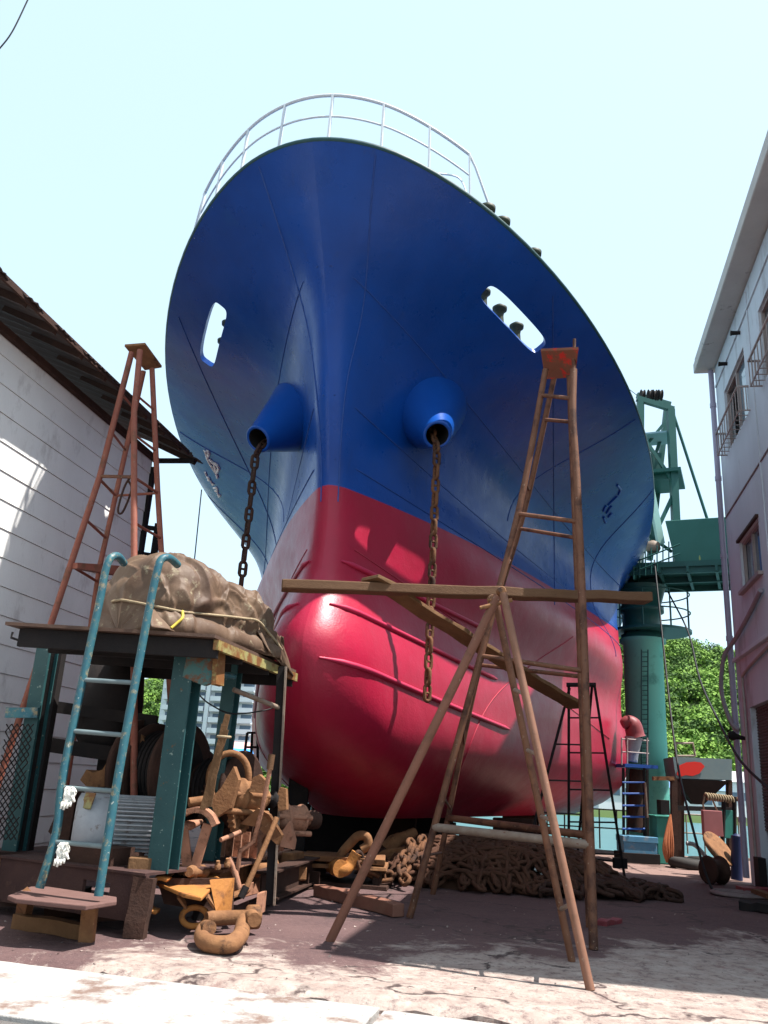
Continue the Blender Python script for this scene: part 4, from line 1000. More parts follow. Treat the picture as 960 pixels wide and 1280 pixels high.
# tarpaulin bundle on top
from mathutils.noise import multi_fractal
tb_c = (p1+p2+p3+p4)/4
TL, TRt = gnd(125, 775, PZ+.03), gnd(352, 812, PZ+.03)
m = MB(); NU, NV = 260, 130; vs = []; fs = []
a0 = gnd(182, 789, PZ+.03); a1 = gnd(352, 826, PZ+.03); axis = (a1-a0).normalized(); Lb = (a1-a0).length; bk = Vector((-axis.y, axis.x, 0)); 
if bk.y < 0: bk = -bk
HT = at(250, 702, a0.lerp(a1, .4).y+.45).z-PZ
for i in range(NU+1):
    u = i/NU
    # end shaping
    e = max(0, 1-abs(2*u-1)**9)**.26
    hh = HT*(.84+.05*math.sin(u*5+.9)-.16*max(0, u-.7)) 
    wd = .55*(1+.12*math.sin(u*6))
    for j in range(NV+1):
        v = j/NV; ang = math.pi*(1-v)          # front foot -> over the top -> back foot
        cs, sn = math.cos(ang), math.sin(ang)
        px_ = (abs(cs)**.62)*math.copysign(1, cs); pz_ = abs(sn)**.55
        y = px_*wd*e*(1.0+.10*(1-pz_)); z = pz_*hh*e
        x = (u-.5)*Lb
        pos = Vector((x, y, z))
        q = Vector((x*1.25+.45*z, y*.75, z*.8-.25*x)); q = q+Vector((noise.noise(q*2), noise.noise(q*2+Vector((5, 0, 0))), noise.noise(q*2+Vector((0, 7, 0)))))*.22
        def crease(v_, sc_):
            d_ = noise.voronoi(v_*sc_)[0]; return -d_[0]*.9 + .55*max(0, 1-(d_[1]-d_[0])*3.0)**1.3
        f1 = noise.noise(Vector((x*1.5+.6*z, y*1.3, z*2.0+5)))
        tie = math.exp(-((z/hh-.28)/.06)**2)
        rt = .35+.65*min(1, max(0, (u-.25)*1.6))
        k = .08*f1 + .12*crease(q, 2.1) + .038*rt*crease(q+Vector((3, 1, 2)), 5.5) - .06*tie
        kw = min(1, .25+z/hh*2)
        nrm = Vector((0, cs, sn+.2)).normalized() + Vector(((2*u-1)**5*.5, 0, 0))
        pos += nrm*k*kw*1.15
        vs.append(a0.lerp(a1, .5)+bk*.42+axis*pos.x+bk*pos.y+Vector((0, 0, max(pos.z, 0)+.005)))
for i in range(NU):
    for j in range(NV): fs.append((i*(NV+1)+j, (i+1)*(NV+1)+j, (i+1)*(NV+1)+j+1, i*(NV+1)+j+1))
m.add(vs, fs, True)
# skirt spread over the plate at the front right, hanging over the corner
def skirt(pts_in, pts_out, seed):
    n = 40; k = 8; vs = []; ci = catmull(pts_in, 10); co = catmull(pts_out, 10); n = min(len(ci), len(co))
    for i in range(n):
        for j in range(k+1):
            f = j/k; p = ci[int(i*(len(ci)-1)/(n-1))].lerp(co[int(i*(len(co)-1)/(n-1))], f)
            p = p + Vector((0, 0, .05*abs(noise.noise(Vector((i*.45, f*1.5, seed))))*(1-f*.4))) + bk*(-.04*noise.noise(Vector((i*.5, f, seed+4))))
            vs.append(p)
    m.add(vs, [(i*(k+1)+j, (i+1)*(k+1)+j, (i+1)*(k+1)+j+1, i*(k+1)+j+1) for i in range(n-1) for j in range(k)], True)
up_ = Vector((0, 0, 1))
A_ = a0.lerp(a1, .5)
skirt([a0+axis*(-.02)+up_*.22, a0+axis*.5+up_*.15, A_+up_*.13, A_+axis*.6+up_*.2, a1+up_*.25], [a0-axis*.12-bk*.22+up_*.01, a0+axis*.5-bk*.16+up_*.02, A_-bk*.12+up_*.02, A_+axis*.6-bk*.1+up_*.02, p3.lerp(p2, .12)-bk*.04+up_*.0], 3)
skirt([a1-axis*.5+up_*.30, a1-axis*.12+up_*.28, a1+bk*.45+up_*.25], [a1-axis*.35-bk*.14+up_*.03, p3.lerp(p2, .1)-bk*.05-up_*.06, p3+bk*.1-up_*.02+axis*.05], 9)
tarp = m.build('tarpaulin', TARP); tag(tarp, 'crumpled brown tarpaulin bundle roped down on top of the teal shelter', 'tarpaulin')
so = tarp.modifiers.new('t', 'SOLIDIFY'); so.thickness = .008
def front(x, y):                         # front face of the bundle
    tv = BVHTree.FromPolygons([Vector(v) for v in m.v], m.f) if not hasattr(front, 't') else front.t; front.t = tv
    d = ray(x, y).normalized(); l, n_, i, s_ = tv.ray_cast(Vector((0, 0, CAMH)), d); return l-d*.012 if l else None
rp = [front(x, y) for x, y in ((140, 752), (152, 750), (170, 753), (190, 757), (210, 761), (230, 765), (250, 767), (270, 769), (290, 771), (305, 773), (322, 776), (335, 790), (345, 802), (352, 812))]
rp = [p for p in rp if p]
m2 = MB(); m2.tube(catmull(rp, 5), .014, 6); m2.build('lashing_rope', ROPE, tarp)
rp = [front(x, y) for x, y in ((228, 764), (228, 772), (220, 780), (214, 785))]; rp = [p for p in rp if p]
m2 = MB(); m2.tube(catmull(rp, 4), .014, 6); m2.build('yellow_strap', mat('yellow_strap', (.55, .42, .06)), tarp)

# ------------------------------------------------------------------ machinery inside and beside the shelter
ax_ = (b1_-b0).normalized()
def cyl(m, a, b, r, n=20, prof=None): m.lathe(a, b, prof or [(0, r), (1, r)], n); return m
mo = thing('electric_motor', 'pale grey ribbed electric motor with a smooth end bell, sitting inside the teal shelter', 'motor', tuple(at(140, 1075, 8.35)))
ma, mb_ = at(92, 1032, 8.4), at(186, 1036, 8.4); mb_ = ma + Vector((1, .30, 0)).normalized()*.80; mr_ = .30
m = MB(); m.lathe(ma, ma.lerp(mb_, .42), [(0, mr_*.8), (.08, mr_*.98), (.5, mr_), (.92, mr_), (1, mr_*.8)], 36)
eb = m.build('end_bell', MOTOR, mo)
m = MB(); p = ma.lerp(mb_, .2)+Vector((0, -mr_*.86, mr_*.54)); m.prism([p+ax_*-.06+Vector((0, 0, 0)), p+ax_*.06, p+ax_*.06+Vector((0, .10, .13)), p-ax_*.06+Vector((0, .10, .13))], Vector((0, -.012, .012))); m.build('rating_plate', YELLOWR, eb)
m = MB(); m.lathe(ma.lerp(mb_, .44), ma.lerp(mb_, .9), [(0, mr_*.8), (1, mr_*.8)], 36)
sx, uz, dn = frame(mb_-ma)
for k in range(44):
    a = 2*math.pi*k/44; rv = sx*math.cos(a)+uz*math.sin(a)
    m.beam(ma.lerp(mb_, .46)+rv*mr_*.88, ma.lerp(mb_, .89)+rv*mr_*.88, .012, mr_*.2, up=rv)
m.build('finned_body', MOTOR, mo)
m = MB(); m.lathe(ma.lerp(mb_, .89), ma.lerp(mb_, 1.0), [(0, mr_*.98), (.6, mr_), (.9, mr_*.85), (1, mr_*.5)], 36); m.build('fan_cover', MOTOR, mo)
m = MB(); q = (ma+mb_)/2; m.box((q.x, q.y-.02, (base_z+q.z-mr_)/2+.05), ((mb_-ma).length*.8, .42, max(q.z-mr_-base_z, .02)+.1), rz=math.atan2(ax_.y, ax_.x)); m.build('foot', RUSTD, mo)
wd = thing('winch_drum', 'large dark rusted winch drum with flanged discs behind the grey motor', 'winch', tuple(at(190, 1070, 9.4)))
dc = at(176, 962, 9.35); 
for k, (o, r) in enumerate(((-.02, .52), (.14, .48), (.5, .50))):
    a = dc+ax_*o; m = MB(); m.lathe(a, a+ax_*.05, [(0, r-.06), (0, r), (1, r), (1, r-.06)], 44); m.lathe(a+ax_*.015, a+ax_*.03, [(0, r-.04), (1, r-.04)], 44); m.build('flange', RUSTD, wd)
m = MB(); m.lathe(dc, dc+ax_*.55, [(0, .36), (1, .36)], 36)
for k in range(9): m.ring([dc+ax_*(.06+.05*k)+frame(ax_)[0]*math.cos(t)*.385+frame(ax_)[1]*math.sin(t)*.385 for t in np.linspace(0, 6.28, 40, endpoint=False)], .024, 5)
m.build('wire_barrel', BLACK, wd)
m = MB(); m.prism([at(100, 975, 9.0), at(108, 962, 9.0), at(116, 966, 9.0), at(128, 962, 9.0), at(150, 925, 9.0), at(176, 916, 9.0), at(182, 930, 9.0), at(160, 980, 9.0), at(110, 985, 9.0)], Vector((.05, .2, 0))); m.build('gear_guard', RUST, wd)
m = MB(); m.prism([at(60, 1040, 8.6), at(75, 1005, 8.6), at(88, 982, 8.6), at(96, 990, 8.6), at(84, 1060, 8.6)], Vector((.03, .15, 0))); m.build('side_guard', RUSTD, wd)
m = MB(); m.tube([at(60, 1050, 8.6)+Vector((0, 0, 0)), at(60, 1050, 8.6)+Vector((.01, 0, 0))], .01); 
m = MB(); m.box(at(120, 1068, 8.2), (.62, .3, .16), rz=math.atan2(ax_.y, ax_.x)); m.build('bed_plate', RUSTD, wd)
m = MB(); m.box(at(176, 1082, 7.95), (.2, .16, .14), rz=.1); tag(m.build('wooden_chock', WOODP, bevel=.01), 'short orange brown timber chock at the foot of the thick teal leg', 'chock')
# dark drum shape at far left inside the shelter
m = MB(); cc_ = at(140, 880, 9.6); m.lathe(cc_+Vector((0, 0, -.45)), cc_+Vector((0, 0, .5)), [(0, .28), (.1, .34), (.5, .34), (.9, .3), (1, .1)], 24); m.tube([cc_+Vector((0, 0, .4)), Vector((cc_.x, cc_.y, PZ-.05))], .03, 6)
tag(m.build('hanging_gear_case', BLACK), 'dark round gear case hanging under the shelter top by the wall', 'gear case')

# brake gear of the windlass (rusty pink-brown), right of the shelter
wl = thing('windlass', 'rusty salmon brown windlass gear with toothed quadrant and long levers, beside the shelter', 'windlass', tuple(gnd(300, 1115)))
m = MB(); g0_, g1_ = gnd(262, 1092, .34), gnd(368, 1060, .34)
g1_ = g0_+(g1_-g0_)*.8
ibeam(g0_-Vector((0, 0, .14)), g1_-Vector((0, 0, .14)), .22, .30, RUST, 'girder', wl, up=up_)
ibeam(g0_-Vector((-.5, -.3, .14)), g1_-Vector((-.6, -.3, .14)), .22, .30, RUSTD, 'girder', wl, up=up_)
gd = (g1_-g0_).normalized(); gs = Vector((gd.y, -gd.x, 0))
def GP(f, z, o=0): return g0_+ (g1_-g0_)*f + Vector((0, 0, z)) + gs*o
# ribbed side plate
m = MB(); m.prism([GP(.02, 0), GP(.62, 0), GP(.60, .30), GP(.40, .52), GP(.18, .62), GP(.04, .52)], -gs*.03)
m.build('side_plate', RUST, wl)
for f in (.03, .12, .22, .33, .45, .57): m = MB(); h_ = .5 if f < .4 else .34; m.prism([GP(f, .0), GP(f+.015, 0), GP(f+.015, h_), GP(f, h_)], gs*.10); m.build('rib', RUSTPINK, wl)
m = MB(); m.beam(GP(.0, .03, .06), GP(.98, .03, .06), .16, .03); m.build('bottom_flange', RUSTPINK, wl)
m = MB(); m.prism([GP(.0, .50, .14), GP(.12, .56, .14), GP(.20, .66, .14), GP(.22, .70, .14), GP(.10, .62, .14), GP(.0, .56, .14)], -gs*.25); m.build('bearing_cap', RUSTPINK, wl)
# toothed quadrant on V legs
qc = at(246, 1040, 8.35)
m = MB(); pts = [at(x, y, 8.30) for x, y in ((217, 1031), (226, 1020), (240, 1013), (254, 1013), (264, 1020), (270, 1031))]; cpts = catmull(pts, 5)
for a, b in zip(cpts[:-1], cpts[1:]): m.beam(a, b+(b-a)*.15, .20, .05, up=Vector((0, 1, 0)) if 0 else up_)
m.build('quadrant', RUSTPINK, wl)
for k in range(7):
    p = at(218+3.2*k*.9, 1036-1.2*k*.3, 8.15+.03*k); m = MB(); m.lathe(p, p+Vector((.06, .3, .04)), [(0, .028), (.1, .036), (.8, .03), (1, .02)], 10); m.build('quadrant_tooth', RUSTPINK, wl)
for (x0, y0, x1, y1) in ((229, 1036, 236, 1094), (260, 1030, 240, 1096)): m = MB(); m.beam(at(x0, y0, 8.28), at(x1, y1, 8.3), .085, .05, up=Vector((0, 1, 0))); m.build('quadrant_leg', RUSTPINK, wl)
m = MB(); m.lathe(at(236, 1090, 8.1), at(256, 1090, 8.5), [(0, .04), (.2, .06), (.3, .04), (.7, .04), (.8, .065), (1, .05)], 14); m.build('pivot', RUST, wl)
# cylinders
for (x0, y0, x1, y1, D0, r, M_) in ((288, 994, 333, 998, 8.7, .15, RUST), (345, 1022, 385, 1024, 9.4, .13, RUSTPINK)):
    a = at(x0, y0, D0); b = at(x1, y1, D0+.25); m = MB()
    m.lathe(a, b, [(0, r*.3), (.02, r*.8), (.1, r), (.2, r), (.22, r*1.15), (.3, r*1.15), (.32, r), (.72, r), (.74, r*1.15), (.8, r*1.15), (.82, r*.6), (1.0, r*.55)], 24); m.build('gear_cylinder', M_, wl)
    for dz in (-.14, .02):
        m = MB(); m.tube([a+Vector((-.02, -r, dz)), b+Vector((.05, -r, dz))], .028, 8); m.build('tie_rod', M_, wl)
m = MB(); a = at(334, 998, 9.0); m.lathe(a, at(350, 1002, 9.1), [(0, .05), (.3, .05), (.32, .09), (.5, .09), (.52, .05), (1, .05)], 14); m.build('shaft', BLACK, wl)
m = MB(); a = at(385, 1024, 9.65); m.lathe(a, at(400, 1026, 9.75), [(0, .05), (.2, .1), (.35, .06), (.5, .1), (.65, .06), (.8, .09), (1, .04)], 14); m.build('coupling', RUSTD, wl)
m = MB(); m.prism([at(311, 990, 8.6), at(316, 972, 8.6), at(324, 968, 8.6), at(332, 976, 8.6), at(333, 992, 8.6)], Vector((.02, .05, 0))); m.build('ear_plate', RUST, wl)
m = MB(); p = at(350, 990, 9.05); m.prism([at(346, 994, 9), at(350, 984, 9), at(357, 986, 9), at(358, 1012, 9), at(348, 1014, 9)], Vector((.02, .04, 0))); m.build('lug', RUST, wl)
# levers
def lever(pts, r, M_, nm='lever'): m = MB(); m.tube([at(*p) for p in pts], r, 8); return m.build(nm, M_, wl)
lever([(340, 943, 8.3), (337, 962, 8.3)], .032, WOOD, 'lever_grip')
lever([(338, 958, 8.3), (328, 1010, 8.35), (317, 1052, 8.4), (300, 1064, 8.4), (298, 1080, 8.4), (293, 1110, 8.5)], .022, RUSTPINK)
lever([(346, 1022, 8.5), (330, 1060, 8.4), (304, 1118, 8.3)], .026, RUST); lever([(308, 1108, 8.3), (301, 1122, 8.28)], .034, BLACK, 'lever_grip')
lever([(286, 1072, 8.4), (294, 1092, 8.4), (299, 1112, 8.4)], .03, RUSTPINK)
m = MB(); m.prism([at(262, 1000, 8.5), at(276, 985, 8.5), at(292, 958, 8.5), at(298, 975, 8.5), at(288, 1010, 8.5), at(270, 1022, 8.5)], Vector((.02, .07, 0))); m.build('brake_plate', RUST, wl)
m = MB(); c = at(286, 972, 8.9); m.ring([c+Vector((math.cos(t)*.2, 0, math.sin(t)*.24)) for t in np.linspace(0, 6.28, 30, endpoint=False)], .035, 6); m.build('brake_band', RUST, wl)
# big drum behind the salmon gear
m = MB(); c = at(262, 985, 9.4); m.lathe(c-ax_*.2, c+ax_*.45, [(0, .36), (.05, .4), (.1, .4), (.12, .26), (.88, .26), (.9, .4), (.95, .4), (1, .36)], 32); m.build('rope_drum', RUSTD, wl)
for k in range(7):
    m = MB(); c2_ = c+ax_*(.0+.055*k); fx = frame(ax_); m.ring([c2_+fx[0]*math.cos(t)*.29+fx[1]*math.sin(t)*.29 for t in np.linspace(0, 6.28, 30, endpoint=False)], .028, 5); m.build('rope_turn', BLACK, wl)
# lower roller at the right
m = MB(); a = gnd(318, 1086, .28); b = gnd(352, 1084, .28); b = a+(b-a).normalized()*.34
m.lathe(a, b, [(0, .05), (.1, .1), (.2, .06), (.7, .06), (.78, .13), (.84, .13), (.86, .05), (1, .05)], 16); m.build('roller', RUST, wl)
m = MB(); c = gnd(364, 1098, .12); m.box((c.x, c.y, .26), (.16, .4, .34), rz=-.3); m.box((c.x+.1, c.y-.1, .2), (.14, .2, .16), rz=.4); m.build('anchor_lug', RUST, wl, bevel=.02)
# spur gears, bolts and plates that fill the gear train
def gear(c, axis, r, w_, nt, M_, nm='gear_wheel'):
    m = MB(); fx, fy, fd = frame(axis); vs = []; n = nt*4
    for o in (-w_/2, w_/2):
        for k in range(n):
            a = 2*math.pi*k/n; rr = r*(1.0 if k % 4 in (0, 1) else .88); vs.append(c+fd*o+fx*math.cos(a)*rr+fy*math.sin(a)*rr)
    for o in (-w_/2, w_/2):
        for k in range(n):
            a = 2*math.pi*k/n; vs.append(c+fd*o+fx*math.cos(a)*r*.7+fy*math.sin(a)*r*.7)
    fs = []
    for k in range(n):
        q = (k+1) % n; fs += [(k, q, n+q, n+k), (2*n+k, 2*n+q, q, k), (n+k, n+q, 3*n+q, 3*n+k), (3*n+k, 3*n+q, 2*n+q, 2*n+k)]
    m.add(vs, fs)
    for k in range(5): a = 2*math.pi*k/5; m.beam(c, c+fx*math.cos(a)*r*.72+fy*math.sin(a)*r*.72, w_*.7, r*.14, up=fd)
    m.lathe(c-fd*w_*.9, c+fd*w_*.9, [(0, r*.2), (1, r*.2)], 16)
    return m.build(nm, M_, wl)
gear(at(318, 1006, 9.05), ax_, .26, .07, 26, RUSTD); gear(at(300, 1020, 8.75), ax_, .17, .07, 18, RUST); gear(at(276, 1006, 9.2), ax_, .34, .08, 34, RUSTD)
gear(at(345, 1046, 9.6), Vector((.2, 1, 0)), .16, .06, 18, RUSTPINK)
for f in (.06, .15, .26, .38, .5):
    for z in (.08, .26):
        c = GP(f, z, .035); m = MB(); m.lathe(c, c+gs*.03, [(0, .018), (1, .018)], 6); m.build('bolt', RUSTD, wl)
m = MB(); m.prism([at(300, 1030, 8.6), at(322, 1010, 8.6), at(336, 1018, 8.7), at(352, 1044, 9.0), at(346, 1056, 9.0), at(322, 1034, 8.7)], Vector((.02, .05, 0))); m.build('curved_guard', RUST, wl)
m = MB(); m.prism([at(352, 1040, 9.2), at(362, 1026, 9.2), at(368, 1050, 9.3), at(366, 1062, 9.3), at(350, 1058, 9.2)], Vector((.02, .05, 0))); m.build('torn_plate', RUSTPINK, wl)
m = MB(); m.tube(catmull([at(236, 1003, 8.6), at(262, 1000, 8.7), at(290, 1002, 8.9)], 4), .045, 10); m.build('cross_shaft', RUST, wl)
m = MB(); m.tube([at(276, 1050, 8.3), at(300, 1040, 8.5)], .022, 8); m.build('link_rod', RUSTPINK, wl)
for x, y in ((272, 1086), (284, 1083), (226, 1092), (214, 1094)):
    c = at(x, y, 8.35); m = MB(); m.lathe(c, c+Vector((.0, -.02, .07)), [(0, .03), (.5, .03), (.55, .018), (1, .018)], 8); m.build('stud', RUST, wl)
# scrap lying in the shade under the base frame
rng = random.Random(21)
for k in range(9):
    f = rng.uniform(-.1, .98); c = BP(f, 0, rng.uniform(.15, .7)); L_ = rng.uniform(.2, .5); m = MB(); an = rng.uniform(-.5, .5)
    m.beam(Vector((c.x-L_/2*math.cos(an), c.y-L_/2*math.sin(an), .05+rng.uniform(0, .06))), Vector((c.x+L_/2*math.cos(an), c.y+L_/2*math.sin(an), .05+rng.uniform(0, .1))), rng.uniform(.05, .14), rng.uniform(.04, .1))
    m.build('packing_piece', RUSTD, wp)
# bundled sticks tied to the leg
m = MB()
sk = thing('stick_bundle', 'three thin wooden sticks tied upright against the teal leg above the windlass', 'sticks', tuple(at(256, 1010, 8.1)))
for (x0, y0, x1, y1, w_) in ((285, 893, 253, 1012, .035), (279, 905, 262, 1008, .025), (283, 912, 257, 1010, .03)):
    m = MB(); m.beam(at(x0, y0, 8.05), at(x1, y1, 8.1), w_*1.4, w_, seg=6, jit=.004); m.build('stick', WOODP, sk)
m = MB(); m.ring([at(280, 921, 8.04)+Vector((math.cos(t)*.06, math.sin(t)*.05, 0)) for t in np.linspace(0, 6.28, 14, endpoint=False)], .012, 5); m.build('binding', ROPE, sk)
# orange bracket
ob = thing('orange_bracket', 'bright orange rusty cast bracket lying on timbers beside the dark base frame', 'bracket', tuple(gnd(240, 1160)))
zz = .36
m = MB(); q = [gnd(189, 1100, zz), gnd(205, 1106, zz+.02), gnd(230, 1118, zz-.02), gnd(252, 1122, zz-.02), gnd(262, 1112, zz), gnd(276, 1098, zz+.03), gnd(268, 1092, zz+.04), gnd(200, 1090, zz+.03)]
m.prism(q, Vector((0, 0, -.03))); m.build('top_face', ORANGE, ob, bevel=.008)
m = MB(); a = at(200, 1104, 8.0); b = at(284, 1100, 8.2)
m.prism([at(196, 1098, 8.05), at(290, 1098, 8.2), at(288, 1140, 8.2), at(280, 1143, 8.2), at(205, 1130, 8.05)], Vector((.02, .04, 0))); m.build('back_plate', RUSTD, ob)
m = MB(); c = at(192, 1118, 7.95); n = 22; vs = []
for k in range(n+1):
    t = -math.pi*.5+math.pi*1.15*k/n
    for (rr, oo) in ((.15, 0), (.15, .16), (.12, .16), (.12, 0)): vs.append(c+Vector((-math.cos(t)*rr+.05, oo-.05, math.sin(t)*rr)))
m.add(vs, [(4*k+j, 4*k+(j+1) % 4, 4*k+4+(j+1) % 4, 4*k+4+j) for k in range(n) for j in range(4)]+[(0, 1, 2, 3), (4*n, 4*n+3, 4*n+2, 4*n+1)], True); m.build('curved_flange', ORANGE, ob)
m = MB(); m.prism([at(262, 1100, 7.95), at(291, 1098, 8.1), at(286, 1146, 8.1), at(270, 1140, 7.95)], Vector((.01, .05, 0))); m.build('end_plate', ORANGE, ob)
for x in (222, 258): m = MB(); m.beam(at(x, 1118, 7.9), at(x+10, 1132, 8.0), .02, .09, up=Vector((0, 1, 0))); m.build('stiffener', RUST, ob)
m = MB(); c = at(243, 1146, 8.0); m.ring([c+Vector((math.cos(t)*.11, math.sin(t)*.03, math.sin(t)*.07)) for t in np.linspace(0, 6.28, 20, endpoint=False)], .026, 8)
tag(m.build('iron_ring', ORANGE), 'small orange iron ring hanging under the orange bracket', 'ring')
# big bow shackle
sh = thing('bow_shackle', 'huge rust brown bow shackle lying on the dusty ground in front of the windlass', 'shackle', tuple(gnd(288, 1180)))
def sp(x, y, z=.07): return gnd(x, y, z)
P_ = [sp(262, 1160, .16), sp(256, 1160, .12), sp(252, 1170, .09), sp(258, 1178, .08), sp(275, 1181, .08), sp(290, 1179, .09), sp(300, 1170, .10), sp(303, 1160, .13), sp(306, 1150, .17), sp(314, 1146, .2), sp(318, 1150, .2)]
m = MB(); cp_ = catmull(P_, 6); rr = [.055+.012*math.sin(k/len(cp_)*3.1) for k in range(len(cp_))]; m.tube(cp_, rr, 14); m.build('bow', RUST, sh)
m = MB(); m.lathe(sp(258, 1148, .14), sp(322, 1146, .14), [(0, .05), (.1, .06), (.8, .06), (.82, .1), (1, .1)], 16); m.build('pin', RUST, sh)
m = MB(); m.prism([sp(318, 1152, .0)+up_*.05, sp(326, 1150, .0)+up_*.05, sp(326, 1150, 0)+up_*.25, sp(318, 1152, 0)+up_*.25], Vector((.02, .14, 0))); m.build('pin_head', RUSTPINK, sh, bevel=.01)

# steel and timber lying about at the edge of the machinery
junk = [
 ('channel_steel', 'empty rusty channel steel lying behind the bow shackle', 'channel', [(292, 1122), (352, 1106)], .16, .14, RUSTPINK),
 ('channel_steel', 'dark rusty channel steel on the ground just right of the windlass girder', 'channel', [(340, 1104), (392, 1112)], .22, .2, RUSTD),
 ('timber_baulk', 'reddish timber baulk lying on the ground left of the prop leg', 'timber', [(398, 1120), (498, 1146)], .16, .13, WOODR),
 ('timber_baulk', 'short dark timber baulk lying between the windlass and the chain block', 'timber', [(352, 1092), (400, 1086)], .26, .16, RUSTD),
 ('timber_baulk', 'dusty timber baulk behind the short dark one, nearest the shackle on its block', 'timber', [(366, 1076), (430, 1078)], .3, .14, WOODR),
 ('steel_plate', 'small red steel offcut lying beside the foot of the tall trestle', 'offcut', [(752, 1158), (772, 1154)], .12, .06, MAROON),
]
for nm, lab, cat, (pa, pb), w_, h_, M_ in junk:
    a = gnd(*pa); b = gnd(*pb); m = MB()
    if nm == 'channel_steel':
        m.beam(a+up_*.015, b+up_*.015, w_, .02); sx, uz, dd = frame(b-a)
        for s_ in (-1, 1): m.beam(a+up_*(h_/2)+sx*s_*w_/2, b+up_*(h_/2)+sx*s_*w_/2, .02, h_)
    else: m.beam(a+up_*(h_/2-.005), b+up_*(h_/2-.005), w_, h_, seg=6, jit=.012)
    tag(m.build(nm, M_, bevel=.008), lab, cat)
# block with shackle on stacked plates
bs = thing('stacked_sole_plates', 'stack of rusty sole plates carrying the upright shackle, left of the big block', 'plates', tuple(gnd(425, 1105)))
for k, (z, hh) in enumerate(((.0, .05), (.22, .05), (.30, .06))):
    c = gnd(428, 1108); m = MB(); m.box((c.x+.0, c.y+.25, z+hh/2+.0), (1.25-.08*k, .8, hh), rz=-.12+.05*k, jit=.01); m.build('plate', RUST if k else RUSTD, bs, bevel=.008)
for dx in (-.5, .5): m = MB(); c = gnd(428, 1108); m.box((c.x+dx*.9, c.y+.2, .13), (.12, .5, .17)); m.build('spacer', RUSTD, bs)
us_ = thing('upright_shackle', 'orange rust shackle standing up on the stacked sole plates', 'shackle', tuple(gnd(430, 1085, .36)))
Dz = 11.9
m = MB(); m.tube(catmull([at(418, 1084, Dz), at(428, 1066, Dz), at(438, 1054, Dz), at(448, 1045, Dz), at(458, 1046, Dz), at(460, 1056, Dz), at(452, 1062, Dz)], 6), .06, 12); m.build('bow', RUST, us_)
m = MB(); m.tube(catmull([at(416, 1086, Dz-.2), at(430, 1088, Dz-.25), at(438, 1080, Dz-.2), at(446, 1066, Dz-.2)], 6), .075, 12); m.build('arm', ORANGE, us_)
m = MB(); m.lathe(at(414, 1082, Dz), at(426, 1086, Dz-.3), [(0, .09), (1, .11)], 14); m.build('eye', ORANGE, us_)
ib = MB(); c = gnd(492, 1088); 
ib.prism([at(470, 1068, 12.9), at(480, 1062, 12.9), at(508, 1058, 12.9), at(507, 1076, 12.9), at(476, 1086, 12.9)], Vector((.25, .7, .0)))
tag(ib.build('iron_block', RUST, bevel=.02), 'wedge shaped rusty iron block with lit chain running over its right end', 'block')
m = MB(); m.tube(catmull([at(486, 1062, 13.2), at(494, 1052, 13.2), at(508, 1046, 13.3), at(518, 1040, 13.4)], 5), [.14, .14, .13, .12, .12, .11, .1, .1, .09, .09, .09, .08, .08, .08, .07, .07][:16], 12)
tag(m.build('anchor_shank', RUST), 'rusty anchor shank lying on the iron block, part in sunlight', 'anchor')
# chain running over the block and down to the heap (lit), then the heap
m = MB()
def run(pts, L=.30, r=.03, W=.17): chain_line(m, catmull(pts, 8), L, W, r, twist=random.uniform(0, 3))
run([at(447, 1066, 11.7), at(450, 1082, 11.7), at(462, 1094, 11.8), at(480, 1096, 11.9), at(498, 1092, 12.0), at(510, 1080, 12.3), at(520, 1062, 12.8), at(534, 1044, 13.3)])
run([at(515, 1050, 13.0), at(508, 1068, 12.5), at(502, 1080, 12.2), at(504, 1100, 11.8), at(516, 1104, 11.6)])
run([at(528, 1048, 13.2), at(524, 1070, 12.6), at(528, 1088, 12.2)])
tag(m.build('short_chain', RUSTCH), 'sunlit rusty studded chain draped over the iron block and running right', 'chain')
def heap(runs, cx_, cy_, rx, ry, h, seed):
    m = MB(); rng = random.Random(seed)
    def hz(x, y): q = (x/rx)**2+(y/ry)**2; return h*max(0, 1-q)**.6*(1+.35*noise.noise(Vector((x*1.3, y*1.3, seed))))
    for c_ in range(runs):
        a = rng.uniform(0, 6.28); q = rng.random()**.5*.93; x, y = rx*q*math.cos(a), ry*q*math.sin(a); ang = rng.uniform(0, 6.28); bend = rng.uniform(-.35, .35)
        for k in range(rng.randint(8, 16)):
            if rng.random() < .12: bend = rng.uniform(-.6, .6)
            ang += bend+rng.uniform(-.15, .15)
            if (x/rx)**2+(y/ry)**2 > .95: ang = math.atan2(-y, -x)+rng.uniform(-.7, .7)
            nx, ny = x+.225*math.cos(ang), y+.225*math.sin(ang)
            A_ = Vector((cx_+x, cy_+y, hz(x, y)+rng.uniform(.02, .09))); B_ = Vector((cx_+nx, cy_+ny, hz(nx, ny)+rng.uniform(.02, .09))); d = B_-A_
            t = (.35 if k % 2 else 1.25)+rng.uniform(-.3, .3); sx, uz, dn = frame(d)
            m.link((A_+B_)/2, d, sx*math.cos(t)+uz*math.sin(t), .30, .175, .031, stud=True, m=10, n=5)
            x, y = nx, ny
    return m
HEAPM = mat('heap_rust', (0.051, 0.021, 0.0132), (0.09, 0.039, 0.021), 3, .9, .9, bump=.6)
c = gnd(575, 1100)
m = heap(115, c.x+.45, c.y+.2, 1.95, 1.7, .5, 3); m.add(*(lambda: ([Vector((c.x+.45+1.8*math.cos(a)*r, c.y+.2+1.55*math.sin(a)*r, .42*max(0, 1-r*r)**.6)) for r in (0.001, .4, .7, .9, 1) for a in np.linspace(0, 6.28, 24, endpoint=False)], [(i*24+k, i*24+(k+1) % 24, (i+1)*24+(k+1) % 24, (i+1)*24+k) for i in range(4) for k in range(24)]))())
